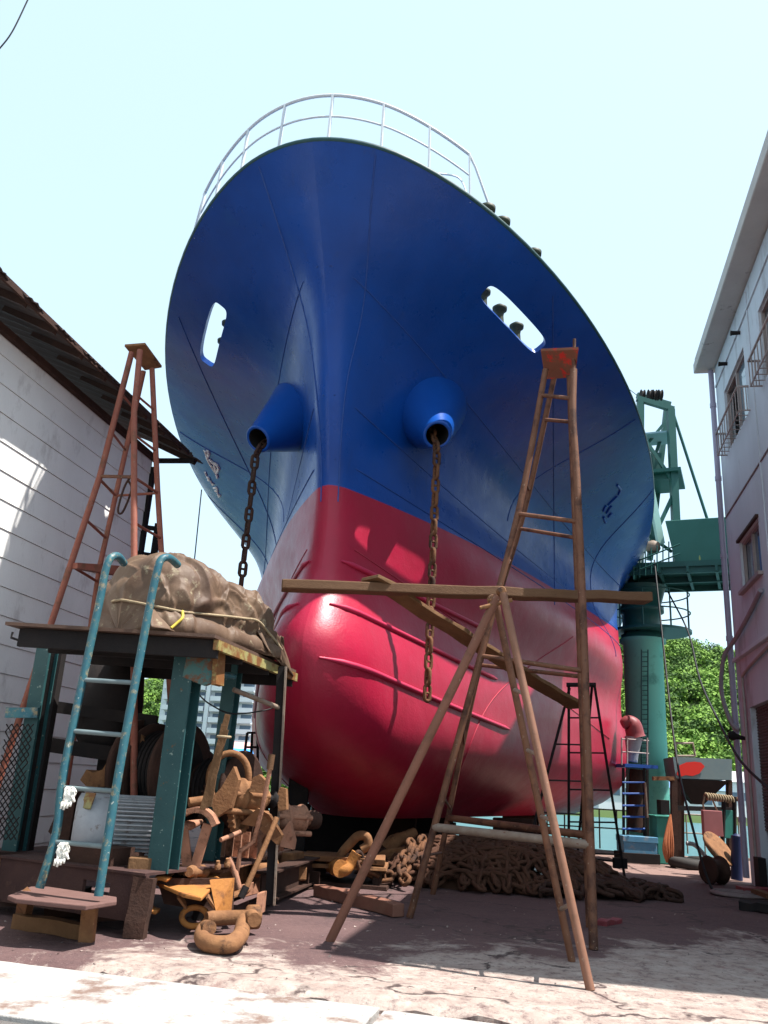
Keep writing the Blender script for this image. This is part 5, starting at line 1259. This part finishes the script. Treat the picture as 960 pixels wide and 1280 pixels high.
tag(m.build('chain_heap', HEAPM), 'big heap of rusty brown anchor chain piled on the ground under the bow', 'chain heap')
c = gnd(730, 1118)
m = heap(32, c.x-.1, c.y+.1, 1.35, .7, .12, 5); tag(m.build('chain_heap', RUSTD), 'low dark trail of anchor chain spreading right of the big heap', 'chain heap')
# white scrap on the chain
m = MB(); q = lambda x, y: at(x, y, 12.3)
m.tube(catmull([q(668, 1086), q(676, 1090), q(679, 1098), q(674, 1106), q(668, 1100)], 5), .022, 6); tag(m.build('plastic_scrap', WHITE), 'curled white plastic scrap caught on the dark chain heap', 'scrap')
m = MB(); m.tube(catmull([at(772, 1110, 13), at(776, 1106, 13), at(782, 1112, 13)], 5), .02, 6); tag(m.build('plastic_scrap', WHITE), 'tiny white scrap at the right end of the chain trail', 'scrap')
# cradle steel under the left side of the hull
m = MB(); a = at(345, 1050, 17); b = at(470, 1058, 17.5); m.beam(Vector((a.x, a.y, .35)), Vector((b.x+1, b.y, .35)), .6, .7, jit=0); m.box((a.x+1.6, a.y-.5, .75), (.9, .5, .18)); m.tube([(a.x+.9, a.y-.4, .7), (a.x+1.0, a.y-.4, 1.15)], .07, 8)
tag(m.build('slip_cradle', BLACK, bevel=.01), 'long black cradle beam on the slip behind the shackle and chain', 'cradle')
# small debris
m = MB(); rng = random.Random(11)
for k in range(520):
    p = gnd(rng.uniform(0, 960), 1090+180*rng.random()**.7); 
    if p.y < 6.4: continue
    r = rng.uniform(.005, .017)*(.6+p.y/16); vs = [Vector((rng.uniform(-1, 1), rng.uniform(-1, 1), rng.uniform(-.2, .8)))*r+Vector((p.x, p.y, .006)) for _ in range(5)]
    m.add(vs, [(0, 1, 2), (0, 2, 3), (0, 3, 4), (0, 4, 1), (1, 2, 3), (1, 3, 4)])
tag(m.build('gravel', mat('gravel', (.16, .1, .09), (.36, .3, .27), 30, 1, .9)), 'small stones, rust flakes and chips strewn over the yard', 'gravel', kind='stuff')

# ------------------------------------------------------------------ clutter between the ship and the rendered building
vd = thing('ventilator_stand', 'laddered steel stand with a blue deck carrying a maroon cowl, right of the hull', 'stand', (at(795, 1070, 19.3).x, 19.3, 0))
V = lambda x, y, d=19.3: at(x, y, d)
m = MB(); m.box(V(795, 958), (.72, .8, .07)); m.build('blue_deck', BLUEC, vd)
for x, d in ((779, 19.0), (805, 19.0), (784, 19.8), (809, 19.8)): m = MB(); m.beam((V(x, 1048, d).x, d, 0), (V(x, 960, d).x, d, V(x, 960, d).z), .05, .05); m.build('post', BLACK, vd)
for y in (978, 992, 1007, 1021, 1036): m = MB(); m.tube([V(778, y, 18.95), V(806, y, 18.95)], .022, 6); m.build('rung', BLUEC, vd)
for x in (777, 784, 809): m = MB(); m.tube([V(x, 956, 19), V(x, 922, 19)], .018, 5); m.build('stanchion', ALU, vd)
for y in (924, 940): m = MB(); m.tube([V(777, y, 19), V(786, y, 19)], .014, 5); m.tube([V(786, y, 19), V(811, y+2, 19.3)], .014, 5); m.build('guard_rail', ALU, vd)
m = MB(); m.tube(catmull([V(778, 906), V(785, 903), V(791, 908), V(795, 922)], 5), [.10, .12, .13, .14, .15, .16, .17, .18, .19, .2, .2, .2, .2, .2, .2, .22][:16], 16); m.build('cowl', MAROON, vd)
m = MB(); m.lathe(V(792, 922), V(790, 952), [(0, .2), (.7, .13), (1, .12)], 16); m.build('cowl_trunk', GREYP, vd)
m = MB(); m.lathe(V(797, 962), V(794, 1040), [(0, .17), (1, .17)], 16); m.build('pipe_trunk', RUSTD, vd)
for dy, dz in ((0, 0), (.1, .2)): m = MB(); m.beam(V(806, 978, 18.9), V(809, 1022, 18.9), .03, .10); m.build('strip', PALEPIPE, vd); break
m = MB(); c = V(796, 1056, 18.9); m.box((c.x, c.y, c.z-.06), (.70, .5, .26)); m.box((c.x, c.y-.0, c.z+.12), (.74, .54, .12)); tag(m.build('blue_crate', SKYB, bevel=.01), 'weathered blue crate at the foot of the laddered stand', 'crate')
m = MB(); c = V(796, 1074, 18.9); m.box((c.x, c.y, .10), (.8, .6, .2)); tag(m.build('black_pallet', BLACK, bevel=.01), 'black pallet under the weathered blue crate', 'pallet')
# post with arm
pa_ = thing('rusty_post', 'rusty upright post with a short flat arm, in front of the crane column', 'post', (V(843, 1085, 18.3).x, 18.3, 0))
m = MB(); m.beam((V(843, 1085, 18.3).x, 18.3, 0), V(842, 972, 18.3), .12, .12); m.build('upright', RUSTD, pa_)
m = MB(); m.beam(V(816, 973, 18.25), V(842, 973, 18.25), .1, .08); m.build('arm', RUST, pa_)
m = MB(); c = V(827, 1020, 19); m.box((c.x, c.y, c.z), (.5, .6, .03)); m.box((c.x+.02, c.y, c.z/2), (.42, .5, c.z-.03)); tag(m.build('tool_cabinet', GREENBOX, bevel=.01), 'dull green cabinet with a flat rusty top beside the rusty post', 'cabinet')
m = MB(); c = V(829, 1009, 18.9); m.box(c, (.2, .25, .3)); tag(m.build('switch_box', BLACK, bevel=.01), 'small dark switch box standing on the green cabinet', 'box')
m = MB(); rng = random.Random(2)
for k in range(16):
    x = 832+rng.uniform(0, 8); x2 = x+rng.uniform(-7, 2); m.tube(catmull([V(838, 1018, 18.1), V((838+x2)/2, 1035, 18.05), V(x2, 1055+rng.uniform(0, 10), 18.0), V((x2+838)/2, 1078, 18.05)], 4), .018, 5)
tag(m.build('rope_hank', ROPEO), 'orange rope hank hanging in long loops on the rusty post', 'rope')
# hopper
hp_ = thing('steel_hopper', 'grey green steel hopper with a red paint patch, raised on posts by the water', 'hopper', (at(880, 1060, 19.5).x, 19.5, 0))
H_ = lambda x, y, d=20: at(x, y, d)
m = MB(); m.prism([H_(841, 946), H_(915, 949), H_(915, 975), H_(845, 973)], Vector((.25, 1.4, 0))); m.build('bin', mat('hopper_paint', (0.117, 0.18, 0.198), (0.18, 0.225, 0.216), 2.5, .9, .6, bump=.2), hp_)
m = MB(); pts = [H_(846, 968, 19.97), H_(849, 957, 19.97), H_(858, 953, 19.97), H_(868, 952, 19.97), H_(876, 953, 19.97), H_(881, 958, 19.97), H_(874, 967, 19.97), H_(866, 970, 19.97), H_(857, 969, 19.97), H_(850, 971, 19.97)]
m.prism(pts, Vector((0, .01, 0))); m.build('red_patch', mat('bright_red', (.62, .03, .02), rough=.5), hp_)
m = MB(); T_ = [H_(846, 974), H_(912, 976), H_(912, 976)+Vector((.2, 1.2, 0)), H_(846, 974)+Vector((.2, 1.2, 0))]; bt = H_(878, 1006)+Vector((.1, .6, 0))
bq = [bt+Vector((-.12, -.1, 0)), bt+Vector((.12, -.1, 0)), bt+Vector((.12, .1, 0)), bt+Vector((-.12, .1, 0))]
m.add(T_+bq, [(i, (i+1) % 4, 4+(i+1) % 4, 4+i) for i in range(4)]+[(4, 5, 6, 7)]); m.build('funnel', BLACK, hp_)
for x, d in ((848, 20.1), (912, 20.1), (852, 21.2), (910, 21.2)): m = MB(); m.beam((H_(x, 1060, d).x, d, 0), H_(x, 975, d), .09, .09); m.build('leg', RUSTD, hp_)
m = MB(); m.tube([H_(845, 945, 20.4), H_(845, 929, 20.4), H_(866, 929, 20.4), H_(869, 945, 20.4)], .03, 6); m.tube([H_(845, 945, 20.4), H_(869, 945, 20.4)], .03, 6); m.build('hoop', PALEPIPE, hp_)
m = MB(); m.beam(H_(846, 1010, 19.9), H_(915, 1012, 19.9), .08, .1); m.build('tie_beam', BLACK, hp_)
# bar wound with rope and boxes hanging
rb_ = thing('rope_rack', 'short rack bar wound with pale rope, against the rendered building', 'rack', (at(905, 1090, 16.6).x, 16.6, 0))
K_ = lambda x, y, d=16.6: at(x, y, d)
m = MB(); m.tube([K_(881, 994), K_(922, 999)], .04, 8); m.build('bar', WOOD, rb_)
for x in (905, 918): m = MB(); m.tube([(K_(x, 1100).x-.05*(x == 905), 16.6, 0), K_(x, 996)], .045, 8); m.build('upright', BLACK, rb_)
m = MB(); pts = []
for k in range(90): t = k/90; pts.append(K_(882+t*34, 994+t*4+1.5)+Vector((0, math.cos(k*.75)*.06, math.sin(k*.75)*.06)))
m.tube(pts, .018, 5); m.tube(catmull([K_(881, 995), K_(879, 1006), K_(881, 1014)], 4), .018, 5); m.tube(catmull([K_(890, 998), K_(894, 1008), K_(897, 1014)], 4), .018, 5); m.build('wound_rope', ROPE, rb_)
m = MB(); m.box(K_(890, 1029, 16.5), (.36, .12, .45)); tag(m.build('pink_box', PINKBOX, bevel=.01), 'faded pink panel box hanging below the roped bar', 'box')
m = MB(); m.box(K_(909, 1030, 16.62), (.22, .1, .5)); tag(m.build('green_panel', GREENBOX, bevel=.01), 'green panel hanging beside the pink box', 'panel')
m = MB(); c = K_(897, 1062, 16.2); d = Vector((.5, -.6, .6)).normalized(); m.lathe(c, c+d*.05, [(0, .3), (0, .34), (1, .34), (1, .28)], 24); tag(m.build('round_cover', RUST), 'round rusty cover leaning back below the pink box', 'cover')
m = MB(); c = gnd(897, 1106); m.lathe(c+Vector((-.15, 0, .22)), c+Vector((.12, .12, .22)), [(0, .2), (.05, .23), (.1, .17), (.9, .17), (.95, .23), (1, .2)], 22); tag(m.build('cable_drum', RUSTD), 'small rust brown cable drum on the ground by the building corner', 'drum')
def tyre(c, r, w_, ax, lab):
    m = MB(); fx = frame(ax); vs = []; fs = []; nn, kk = 28, 10
    for i in range(nn):
        a = 2*math.pi*i/nn; rv = fx[0]*math.cos(a)+fx[1]*math.sin(a)
        for k in range(kk): b = 2*math.pi*k/kk; vs.append(c+rv*(r+w_*.5*math.cos(b))+Vector(ax).normalized()*(w_*.5*math.sin(b)))
    for i in range(nn):
        for k in range(kk): fs.append((i*kk+k, i*kk+(k+1) % kk, ((i+1) % nn)*kk+(k+1) % kk, ((i+1) % nn)*kk+k))
    m.add(vs, fs, True); return tag(m.build('tyre', RUBBER), lab, 'tyre')
tyre(gnd(858, 1086)+up_*.10, .26, .2, (0.05, 0, 1), 'black tyre lying flat at the foot of the rusty post')
tyre(gnd(878, 1082)+up_*.09, .24, .18, (0, .1, 1), 'black tyre lying flat just right of the other one, near the cable drum')
m = MB(); c = gnd(918, 1120)
for k in range(5): m.ring([c+Vector((math.cos(t)*(.2+.05*k)+.02*k, math.sin(t)*(.2+.05*k), .03+.012*(k % 2))) for t in np.linspace(0, 6.28, 30, endpoint=False)], .022, 5)
tag(m.build('cable_coil', mat('dusty_cable', (.16, .12, .12), (.22, .17, .16), 9, .9, .8)), 'dusty coil of cable lying at the base of the building corner', 'cable coil')
m = MB(); 
for k in range(5): a = gnd(884+k*7, 1094-k*2); m.beam(a+up_*(.05+.03*k), a+Vector((.5, .5-.1*k, .12+.02*k)), .07, .05)
tag(m.build('scrap_timber', PALEPIPE), 'pale scrap battens tumbled behind the cable drum', 'timber')
m = MB(); m.tube(catmull([K_(858, 1054), K_(868, 1056), K_(878, 1066), K_(886, 1078), K_(876, 1090)], 6), .04, 8); tag(m.build('pipe_elbow', GREYP), 'bent grey hose arching over the flat tyres', 'hose')
m = MB(); m.lathe(K_(921, 1100, 16.1), K_(921, 1045, 16.1), [(0, .1), (1, .1)], 14); m.lathe(K_(921, 1046, 16.1), K_(921, 1042, 16.1), [(0, .1), (1, .03)], 14); tag(m.build('gas_cylinder', mat('dark_blue_cylinder', (.012, .018, .06), (.02, .028, .08), 6, .8, .5)), 'slim dark blue gas cylinder standing against the building corner', 'cylinder')
for (x0, y0, x1, y1, lab) in ((925, 1136, 962, 1140, 'black rubber sheet lying in the shade beside the building wall'),):
    a = gnd(x0, y0); b = gnd(x1, y1); m = MB(); m.beam(a+up_*.06, b+up_*.06, .5, .10, seg=5, jit=.01); tag(m.build('rubber_sheet', BLACK), lab, 'sheet')
m = MB(); a = gnd(945, 1128); b = gnd(965, 1136); m.beam(a+up_*.15, b+up_*.15, .12, .06); tag(m.build('short_plank', WOOD), 'short brown plank on top of the black rubber sheet', 'plank')
m = MB(); m.box(gnd(945, 1118)+up_*.05, (.5, .3, .1)); tag(m.build('maroon_kerb', MAROON, bevel=.01), 'low maroon block on the ground against the building wall', 'block')
# quay rails
qr = thing('quay_railing', 'pale thin railing along the water edge behind the hull', 'railing', (at(760, 1070, 22.8).x, 22.8, 0))
for k in range(14):
    x = at(640, 1060, 22.8).x + k*.45; m = MB(); m.tube([(x, 22.8, 0), (x, 22.8, .95)], .02, 5); m.build('post', PALEPIPE, qr)
for z in (.5, .95): x = at(640, 1060, 22.8).x; m = MB(); m.tube([(x, 22.8, z), (x+13*.45, 22.8, z)], .018, 5); m.build('rail', PALEPIPE, qr)
m = MB(); m.beam(at(700, 1070, 14.8), at(783, 1078, 14.8), .03, .03); m.box(at(775, 1079, 14.75), (.22, .1, .16)); tag(m.build('barrier_bar', BLACK), 'thin black bar with a small block, behind the legs of the tall trestle', 'bar')
# cables
def cable(pts, r, lab, n=10): m = MB(); m.tube(catmull([at(*p) for p in pts], n), r, 5); return tag(m.build('cable', CABLE), lab, 'cable')
cable([(835, 740, 21), (860, 790, 20), (875, 850, 18), (900, 905, 15.5), (925, 950, 13.5), (965, 990, 12)], .022, 'black cable sagging from the crane to the rendered building')
cable([(818, 700, 20.5), (836, 870, 18), (848, 960, 16), (862, 1020, 15), (885, 1100, 14), (905, 1128, 13.6)], .022, 'black cable dropping past the crane column to the ground')
cable([(-5, 66, 7), (15, 40, 7), (37, -5, 7)], .008, 'thin black wire crossing the top left corner of the sky')
cable([(252, 612, 20), (243, 700, 20)], .016, 'thin wire hanging between the white shed and the hull')
cable([(245, 865, 8.4), (262, 880, 8.5), (290, 892, 8.8), (330, 888, 9.1), (352, 880, 9.2)], .008, 'thin black wire slung between the legs of the teal shelter')

# ------------------------------------------------------------------ far side of the water
SHORE = mat('far_shore', (.2, .18, .13), (.3, .27, .2), .3, .8, .9)
m = MB(); vs = []; fs = []
xs = np.linspace(-260, 420, 120); ds = [112, 114, 135, 160, 190, 220, 250, 280, 310, 350, 420]
def hillz(x, y):
    f = max(0, (y-150)/150) if x > 10 else max(0, (y-232)/90)
    z = 1.0
    hr = 46*math.exp(-((x-88)/62)**2)+26*math.exp(-((x-170)/50)**2)+20*math.exp(-((x+10)/50)**2)+30*math.exp(-((x+85)/60)**2)
    return -1.0 + min(f*1.25, 1)**.8*hr*(1+.12*noise.noise(Vector((x*.03, y*.03, 0))))
for j, y in enumerate(ds):
    for x in xs: vs.append((x, y, -2.2 if j == 0 else (-.9 if y < 150 else hillz(x, y))))
n = len(xs); fs = [(j*n+i, j*n+i+1, (j+1)*n+i+1, (j+1)*n+i) for j in range(len(ds)-1) for i in range(n-1)]
m.add(vs, fs, True)
FOL = mat('foliage', (.075, .15, .02), (.13, .23, .04), .09, .9, .8, c3=(.04, .09, .018), s3=.16, t3=.56, w3=.08)
FOL2 = mat('foliage_fresh', (.13, .24, .035), (.18, .3, .05), .2, .9, .8)
FOLD = mat('undergrowth', (.03, .055, .014), (.05, .085, .02), .2, .9, .9)
tag(m.build('far_hills', FOLD, base=(0, 0, 0)), kind='structure')
def crowns(specs, seed):
    # many small leaf clumps spread through each crown's volume
    g = np.random.default_rng(seed); V_ = []
    for (c, r, n) in specs:
        d = g.normal(size=(n, 3)); d[:, 2] += .25; d /= np.linalg.norm(d, axis=1)[:, None]
        ph = g.uniform(0, 6, 3)
        lump = .80+.16*np.sin(d[:, 0]*4.5+ph[0])*np.sin(d[:, 1]*4.5+ph[1])+.12*np.sin(d[:, 2]*7+ph[2]+d[:, 0]*5)
        p = np.array(c)+d*np.array([1, 1, .78])*r*(lump*g.uniform(.7, 1.03, n))[:, None]
        nr = d+g.uniform(-1, 1, (n, 3))*.8; nr /= np.linalg.norm(nr, axis=1)[:, None]
        a = np.cross(nr, g.normal(size=(n, 3))); a /= np.linalg.norm(a, axis=1)[:, None]; b = np.cross(nr, a)
        s_ = (g.uniform(.22, .46, n))[:, None]
        V_.append(np.stack([p+a*s_, p+b*s_*.8, p-a*s_, p-b*s_*.8], 1).reshape(-1, 3))
    V_ = np.concatenate(V_); mb = MB(); mb.v = V_.tolist(); mb.f = [(4*k, 4*k+1, 4*k+2, 4*k+3) for k in range(len(V_)//4)]; mb.sm = [False]*len(mb.f)
    return mb
rng = random.Random(5); sp_ = [[], [], []]
for k in range(1150):
    # the slopes one can see between the buildings, with a margin each side
    left = k % 3 == 0
    y = (rng.uniform(222, 300) if k % 4 else rng.uniform(130, 200)) if left else rng.uniform(150, 330); px = rng.uniform(110, 370) if left else rng.uniform(770, 975)
    x = at(px, 900, y).x; r = rng.uniform(2.0, 4.4); sp_[rng.choice((0, 0, 1, 1, 2))].append(((x, y, hillz(x, y)+r*.45), r, int(55*r+25)))
woods = [crowns(sp_[0], 1), crowns(sp_[1], 2), crowns(sp_[2], 3)]
tag(woods[2].build('hill_woodland', mat('foliage_dark', (.03, .07, .014), (.05, .1, .02), .3, .9, .85), base=(0, 0, 0)), 'darker green crowns scattered through the woodland on the hills', 'woodland', kind='stuff')
tag(woods[0].build('hill_woodland', FOL, base=(0, 0, 0)), 'dense bright green woodland covering the hills across the water', 'woodland', kind='stuff')
tag(woods[1].build('hill_woodland', FOL2, base=(0, 0, 0)), 'fresh yellow green tree crowns mixed through the woodland on the hills', 'woodland', kind='stuff')
# apartment tower
AW = mat('tower_white', (.72, .74, .78), (.66, .68, .72), .3, .8, .7); AG = mat('tower_glass', (.08, .12, .18), (.16, .22, .3), .5, 1, .25)
AD = 205.0
ab = at(252, 960, AD); tw = thing('apartment_tower', 'tall white apartment tower with long balconies, across the water behind the shelter', 'building', (ab.x, ab.y, -1), R_(-14))
TWm = WM[tw.name]
def tw_p(x, y, z): return TWm @ Vector((x, y, z))
hx = 11.6; fl = 2.45; nf = 17
def tbox(m, x0, x1, y0, y1, z0, z1):
    c = tw_p((x0+x1)/2, (y0+y1)/2, (z0+z1)/2); m.box(c, (x1-x0, y1-y0, z1-z0), rz=R_(-14))
m = MB(); tbox(m, -hx, hx, 0, 12, 0, nf*fl+1); tbox(m, -hx-2.4, -hx, 2.5, 11, 0, nf*fl-2); tbox(m, -.5, .5, -1.3, 0, 0, nf*fl+1); m.build('wall', AW, tw)
for f in range(nf):
    z = f*fl+1
    for (xa, xb, yo) in ((-hx, -.8, 0), (.8, hx, 0)):
        m = MB(); tbox(m, xa, xb, -1.5, -1.38, z-.25, z+.95); tbox(m, xa, xb, -1.5, 0, z-.25, z-.08); m.build('balcony', AW, tw)
        for k in range(3):
            w0 = xa+(xb-xa)*(k+.12)/3; w1 = xa+(xb-xa)*(k+.88)/3; m = MB(); tbox(m, w0, w1, -.06, .0, z+.0, z+1.9); m.build('window', AG, tw)
# houses on the far bank
hs = [((318, 957), 165, 9, 5, (.05, .25, .6), 'small far house with a bright blue roof, left of the hull'), ((300, 950), 190, 10, 7, (.55, .3, .28), 'small far house with a pinkish roof, beside the blue roofed one'),
      ((868, 1006), 125, 10, 3.6, (.12, .2, .35), 'long white waterside house with dark windows under the hopper'), ((905, 1012), 128, 9, 5.0, (.5, .5, .52), 'pale house half hidden by the roped bar and building corner'), ((786, 1000), 130, 9, 4.5, (.5, .5, .52), 'pale house seen between the stand and the hull')]
for (px, py), D, w_, h_, rc, lab in hs:
    p = at(px, py, D); z0 = -1.0; t = thing('far_house', lab, 'house', (p.x, D, z0), 0, 'houses on the far shore')
    m = MB(); m.box((p.x, D+3, z0+h_/2), (w_, 6, h_)); m.build('wall', AW, t)
    m = MB(); m.prism([(p.x-w_/2-.3, D-.4, z0+h_), (p.x-w_/2-.3, D+6.4, z0+h_), (p.x-w_/2-.3, D+3, z0+h_+1.6)], Vector((w_+.6, 0, 0))); m.build('roof', mat('roof_colour', rc, rough=.6), t)
    for k in range(5):
        m = MB(); m.box((p.x-w_/2+w_*(k+.5)/5, D-.03, z0+h_*.6), (w_/9, .08, 1.1)); m.build('window', AG, t)
# scaffold frame between shelter and hull
sf = thing('scaffold_frame', 'thin dark scaffold frame standing left of the hull, seen under the shelter top', 'scaffold', (at(312, 1000, 15).x, 15, 0))
S_ = lambda x, y, d=15: at(x, y, d)
for x0, x1 in ((309, 298), (322, 322), (315, 312)): m = MB(); a = S_(x0, 916); m.tube([a, extend(a, S_(x1, 1000))], .025, 5); m.build('post', BLACK, sf)
for y in (916, 934, 952, 972): m = MB(); m.tube([S_(309-(y-916)*.12, y), S_(322, y)], .02, 5); m.build('rail', BLACK, sf)
